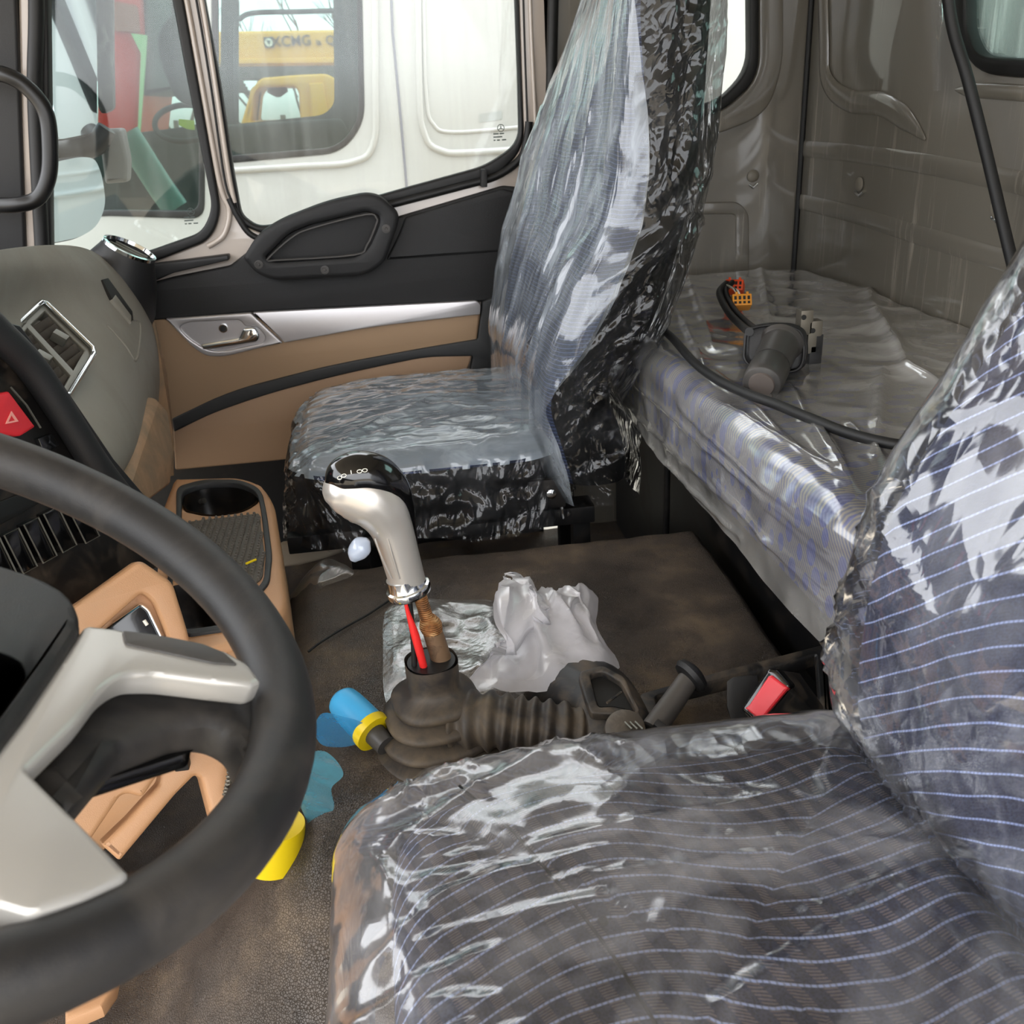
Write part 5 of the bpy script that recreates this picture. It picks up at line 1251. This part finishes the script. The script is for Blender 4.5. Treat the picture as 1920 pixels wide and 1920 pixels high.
# ================================================================== bags and small items
def crumple(name, outline, Zf, mat, label, cat_, amp=.012, n=60, seed=0, lines=(), zc=.0, parent=None, n2=None):
    """crumpled sheet whose outline is given as world points; rises to its middle"""
    oo = cat(outline, 6); m_ = len(oo); c_ = sum(oo, Vector())/m_
    P = np.zeros((m_+1, n, 3)); UV = np.zeros((m_+1, n, 2))
    for i in range(m_+1):
        for j in range(n):
            t_ = j/(n-1); p = oo[i % m_].lerp(c_, t_)
            a = mnoise.noise(Vector((p.x*10+seed, p.y*10, p.z*10))); b = mnoise.noise(Vector((p.x*26+seed, p.y*26, p.z*20)))
            z = p.z+zc*math.sin(min(t_*1.4, 1)*math.pi/2)+amp*(1-2*abs(a))*min(1, t_*5+.25)+amp*.45*(1-2*abs(b))
            P[i, j] = (p.x+amp*.4*b, p.y+amp*.3*a, z); UV[i, j] = (p.x+p.z*.5, p.y+p.z)
    if len(lines):
        nn = normals(P); P = P+np.sign(nn[..., 2:3])*nn*ridges(P[..., 0], P[..., 1], lines)[..., None]
    o = grid(name, P, mat, parent, UV)
    if label: tag(o, label, cat_)
    return o
fl = lambda a, b, e_=.006: (lambda p: Vector((p.x, p.y, floor_z(p.x, p.y)+e_)))(at(a, b, Z=.405))
crumple('plastic_sheet', [fl(a, b) for a, b in [(724, 1150), (770, 1128), (860, 1128), (940, 1132), (1000, 1150), (1020, 1230), (960, 1300), (860, 1320), (760, 1335), (722, 1300), (718, 1220)]], .4, M['sheet'], 'flattened dusty clear plastic sheet on the tunnel behind the gear lever', 'plastic sheet', amp=.0055, seed=3, zc=.008)
bo = [at(945, 1104, Z=.475), at(968, 1108, Z=.47), at(1000, 1135, Z=.455), at(1045, 1128, Z=.45), at(1090, 1122, Z=.45), at(1120, 1134, Z=.45), at(1116, 1180, Z=.44), at(1135, 1215, Z=.43), at(1155, 1265, Z=.42), at(1060, 1300, Z=.415), at(960, 1312, Z=.41), at(875, 1295, Z=.415), at(900, 1262, Z=.43), at(935, 1235, Z=.45), at(930, 1170, Z=.47)]
crumple('plastic_bag', bo, .4, M['bag'], 'crumpled milky white plastic bag lying on the clear sheet', 'plastic bag', amp=.016, seed=9, zc=.012,
        lines=pxlines([(950, 1110, 1060, 1280, .02, .012), (960, 1130, 940, 1290, .015, .01), (1000, 1140, 1120, 1250, .014, .008), (1100, 1130, 1060, 1200, .012, .008), (1040, 1130, 1130, 1230, .01, .006), (890, 1290, 1000, 1200, .01, .008)], Z=.44))
crumple('plastic_film', [at(a, b, Z=z_) for a, b, z_ in [(545, 1118, .36), (600, 1060, .40), (625, 1052, .41), (665, 1078, .41), (600, 1105, .40), (560, 1120, .38)]], .4, M['sheet'], 'small clear film flap beyond the front edge of the rubber tunnel cover', 'plastic film', amp=.006, n=20, seed=4, zc=.01)
# blue sleeve with yellow collar
bl = thing('plastic_tube', at(660, 1340, Z=.42), 'blue plastic tube with a yellow collar lying against the gear gaiter', 'plastic tube')
b0 = at(646, 1318, Y=.93); b1 = at(694, 1367, Y=.892)
tube('sleeve', [b0+(b0-b1).normalized()*.014, b0+(b0-b1).normalized()*.008, b0, b0.lerp(b1, .5), b1], [.006, .015, .0190, .0205, .0205], M['bluep'], bl, 24, smoothn=4)
d_ = (b1-b0).normalized(); tube('collar', [b1-d_*.002, b1+d_*.009], .0228, M['yellow'], bl, 28)
tube('nozzle', [b1+d_*.008, b1+d_*.03], [.013, .012], M['stalk'], bl, 20)
crumple('plastic_film', [at(a, b, Y=.88) for a, b in [(604, 1340), (640, 1344), (690, 1362), (700, 1385), (655, 1402), (606, 1400), (590, 1370)]], .4, M['bluefilm'], 'scrap of bright blue film beside the yellow collar', 'plastic film', amp=.004, n=20, seed=6, zc=.0)
crumple('plastic_bag', [at(a, b, Y=.80) for a, b in [(585, 1415), (618, 1418), (642, 1452), (620, 1480), (625, 1520), (590, 1556), (568, 1520), (560, 1460)]], .4, M['tealfilm'], 'thin pale blue plastic bag on the floor below the gear lever', 'plastic bag', amp=.005, n=24, seed=11, zc=.0)
yc = at(524, 1590, Z=.30)
for k in range(400):
    yc = at(524, 1590, Y=.45+k*.001)
    if yc.z < floor_z(yc.x, yc.y)+.022: break
ycu = lathe('pot', dense([(.0, -.022), (.026, -.022), (.029, -.020), (.031, .0), (.032, .022), (.030, .024)], 3), M['yellow'], frame_mat(yc+Vector((-.008, .012, -.004)), Vector((.15, .1, 1)).normalized()), None, 36)
tag(ycu, 'bright yellow plastic pot on the floor behind the steering wheel rim', 'pot')

# ---- combination switch on the bunk
cs = thing('column_switch', at(1470, 700, Z=.70), 'black column switch with a thick grey stalk lying on the bunk', 'switch')
PO = at(1455, 655, Y=1.205); PN = Vector((-.25, -.88, .38)).normalized()
def cq(pts, off, r=10): return [onp(p.x, p.y, PO+PN*off, PN) for p in rnd(pts, r, 6)]
bpo = [(1402, 612, 16), (1440, 602, 20), (1490, 604, 20), (1514, 618, 12), (1518, 660, 20), (1510, 690, 14), (1482, 697, 14), (1420, 690, 14), (1398, 672, 12)]
plate('base_plate', [cq(bpo, 0)], M['black'], PN, .020, .006, parent=cs)
plate('plate_lip', [cq([(x-6, y+4, r_) for x, y, r_ in bpo], .006), cq([((x-1455)*.9+1449, (y-652)*.9+656, r_) for x, y, r_ in bpo], .006)], M['black'], PN, .006, .002, parent=cs)
sA = onp(1462, 650, PO, PN); sB = at(1428, 721, Y=sA.y-.085)
dd = (sB-sA)
tube('stalk', [sA-dd*.05, sA, sA+dd*.05, sA+dd*.3, sA+dd*.52], [.031, .0280, .0262, .0256, .0252], M['stalk'], cs, 30, smoothn=4)
tube('twist_grip', [sA+dd*.53, sA+dd*.56, sA+dd*.9, sA+dd*.985, sA+dd*1.0], [.0243, .0258, .0258, .0248, .0230], M['stalk'], cs, 30)
lathe('end_button', [(.017, -.004), (.017, .0), (.0157, .0022), (.009, .003), (0, .003)], plain('worn_grey_button', '#5b534e', .5), frame_mat(sB, dd.normalized()), cs, 28)
bx = at(1515, 655, Y=1.37)
for (px, py, sx_, sz_, mt_) in ((1508, 603, .018, .034, 'metalgrey'), (1523, 630, .020, .045, 'metalgrey'), (1524, 668, .018, .035, 'black'), (1530, 645, .012, .03, 'black')):
    box('bracket', (sx_, .018, sz_), M[mt_], M=Matrix.Translation(at(px, py, Y=1.225)), parent=cs, bev=.002)
for (px, py) in ((1507, 595), (1524, 620)): lathe('bracket_hole', [(.0035, 0), (.0035, .001)], M['rubber'], frame_mat(at(px, py, Y=1.2155), NY), cs, 12)
wz = lambda a, b, z_: at(a, b, Z=z_)
wp1 = [at(1405, 622, Y=1.215), wz(1392, 612, .715), wz(1368, 588, .715), wz(1352, 560, .72), wz(1350, 545, .725), wz(1362, 532, .73)]
tube('sleeved_wires', wp1, [.006]*6, M['rubber'], cs, 10, smoothn=6)
tube('sleeved_wires', [p+Vector((.014, .008, .0)) for p in wp1], [.005]*6, M['rubber'], cs, 10, smoothn=6)
for k, (mm) in enumerate(('whitewire', 'rubber', 'whitewire')):
    tube('loose_wire', [wz(1362+k*3, 534+k*2, .73), wz(1376+k*3, 542+k, .735), wz(1384+k*2, 556, .725)], .0017, M[mm], cs, 6, smoothn=6)
def connector(px, py, mat, rotz, nm, lab):
    p = wz(px, py, .715); F = Matrix.Translation(p) @ Matrix.Rotation(rotz, 4, 'Z') @ Matrix.Rotation(R(-30), 4, 'X')
    b_ = box(nm, (.032, .030, .020), M[mat], M=F, parent=cs, bev=.002); b_['label'] = lab
    for k in range(4):
        box('connector_slot', (.004, .003, .006), M['rubber'], M=F @ Matrix.Translation((-.011+k*.0073, -.0145, .003)), parent=b_, bev=0)
        box('connector_slot', (.004, .003, .004), M['rubber'], M=F @ Matrix.Translation((-.011+k*.0073, -.0145, -.005)), parent=b_, bev=0)
    for k in (-1, 1): box('connector_rib', (.004, .032, .005), M[mat], M=F @ Matrix.Translation((k*.009, 0, .011)), parent=b_, bev=.001)
connector(1378, 539, 'orange', R(-28), 'connector', 'orange-red connector')
connector(1389, 567, 'yellowc', R(-12), 'connector', 'yellow connector')
cb_ = tube('cable', [at(a, b, Z=z_) for a, b, z_ in [(1235, 612, .70), (1262, 635, .702), (1300, 678, .70), (1345, 712, .698), (1400, 738, .698), (1455, 758, .698), (1520, 785, .698), (1590, 812, .698), (1660, 830, .70), (1720, 838, .70)]], .0062, M['rubber'], None, 12, smoothn=6)
tag(cb_, 'black cable lying across the bunk in front of the column switch', 'cable')
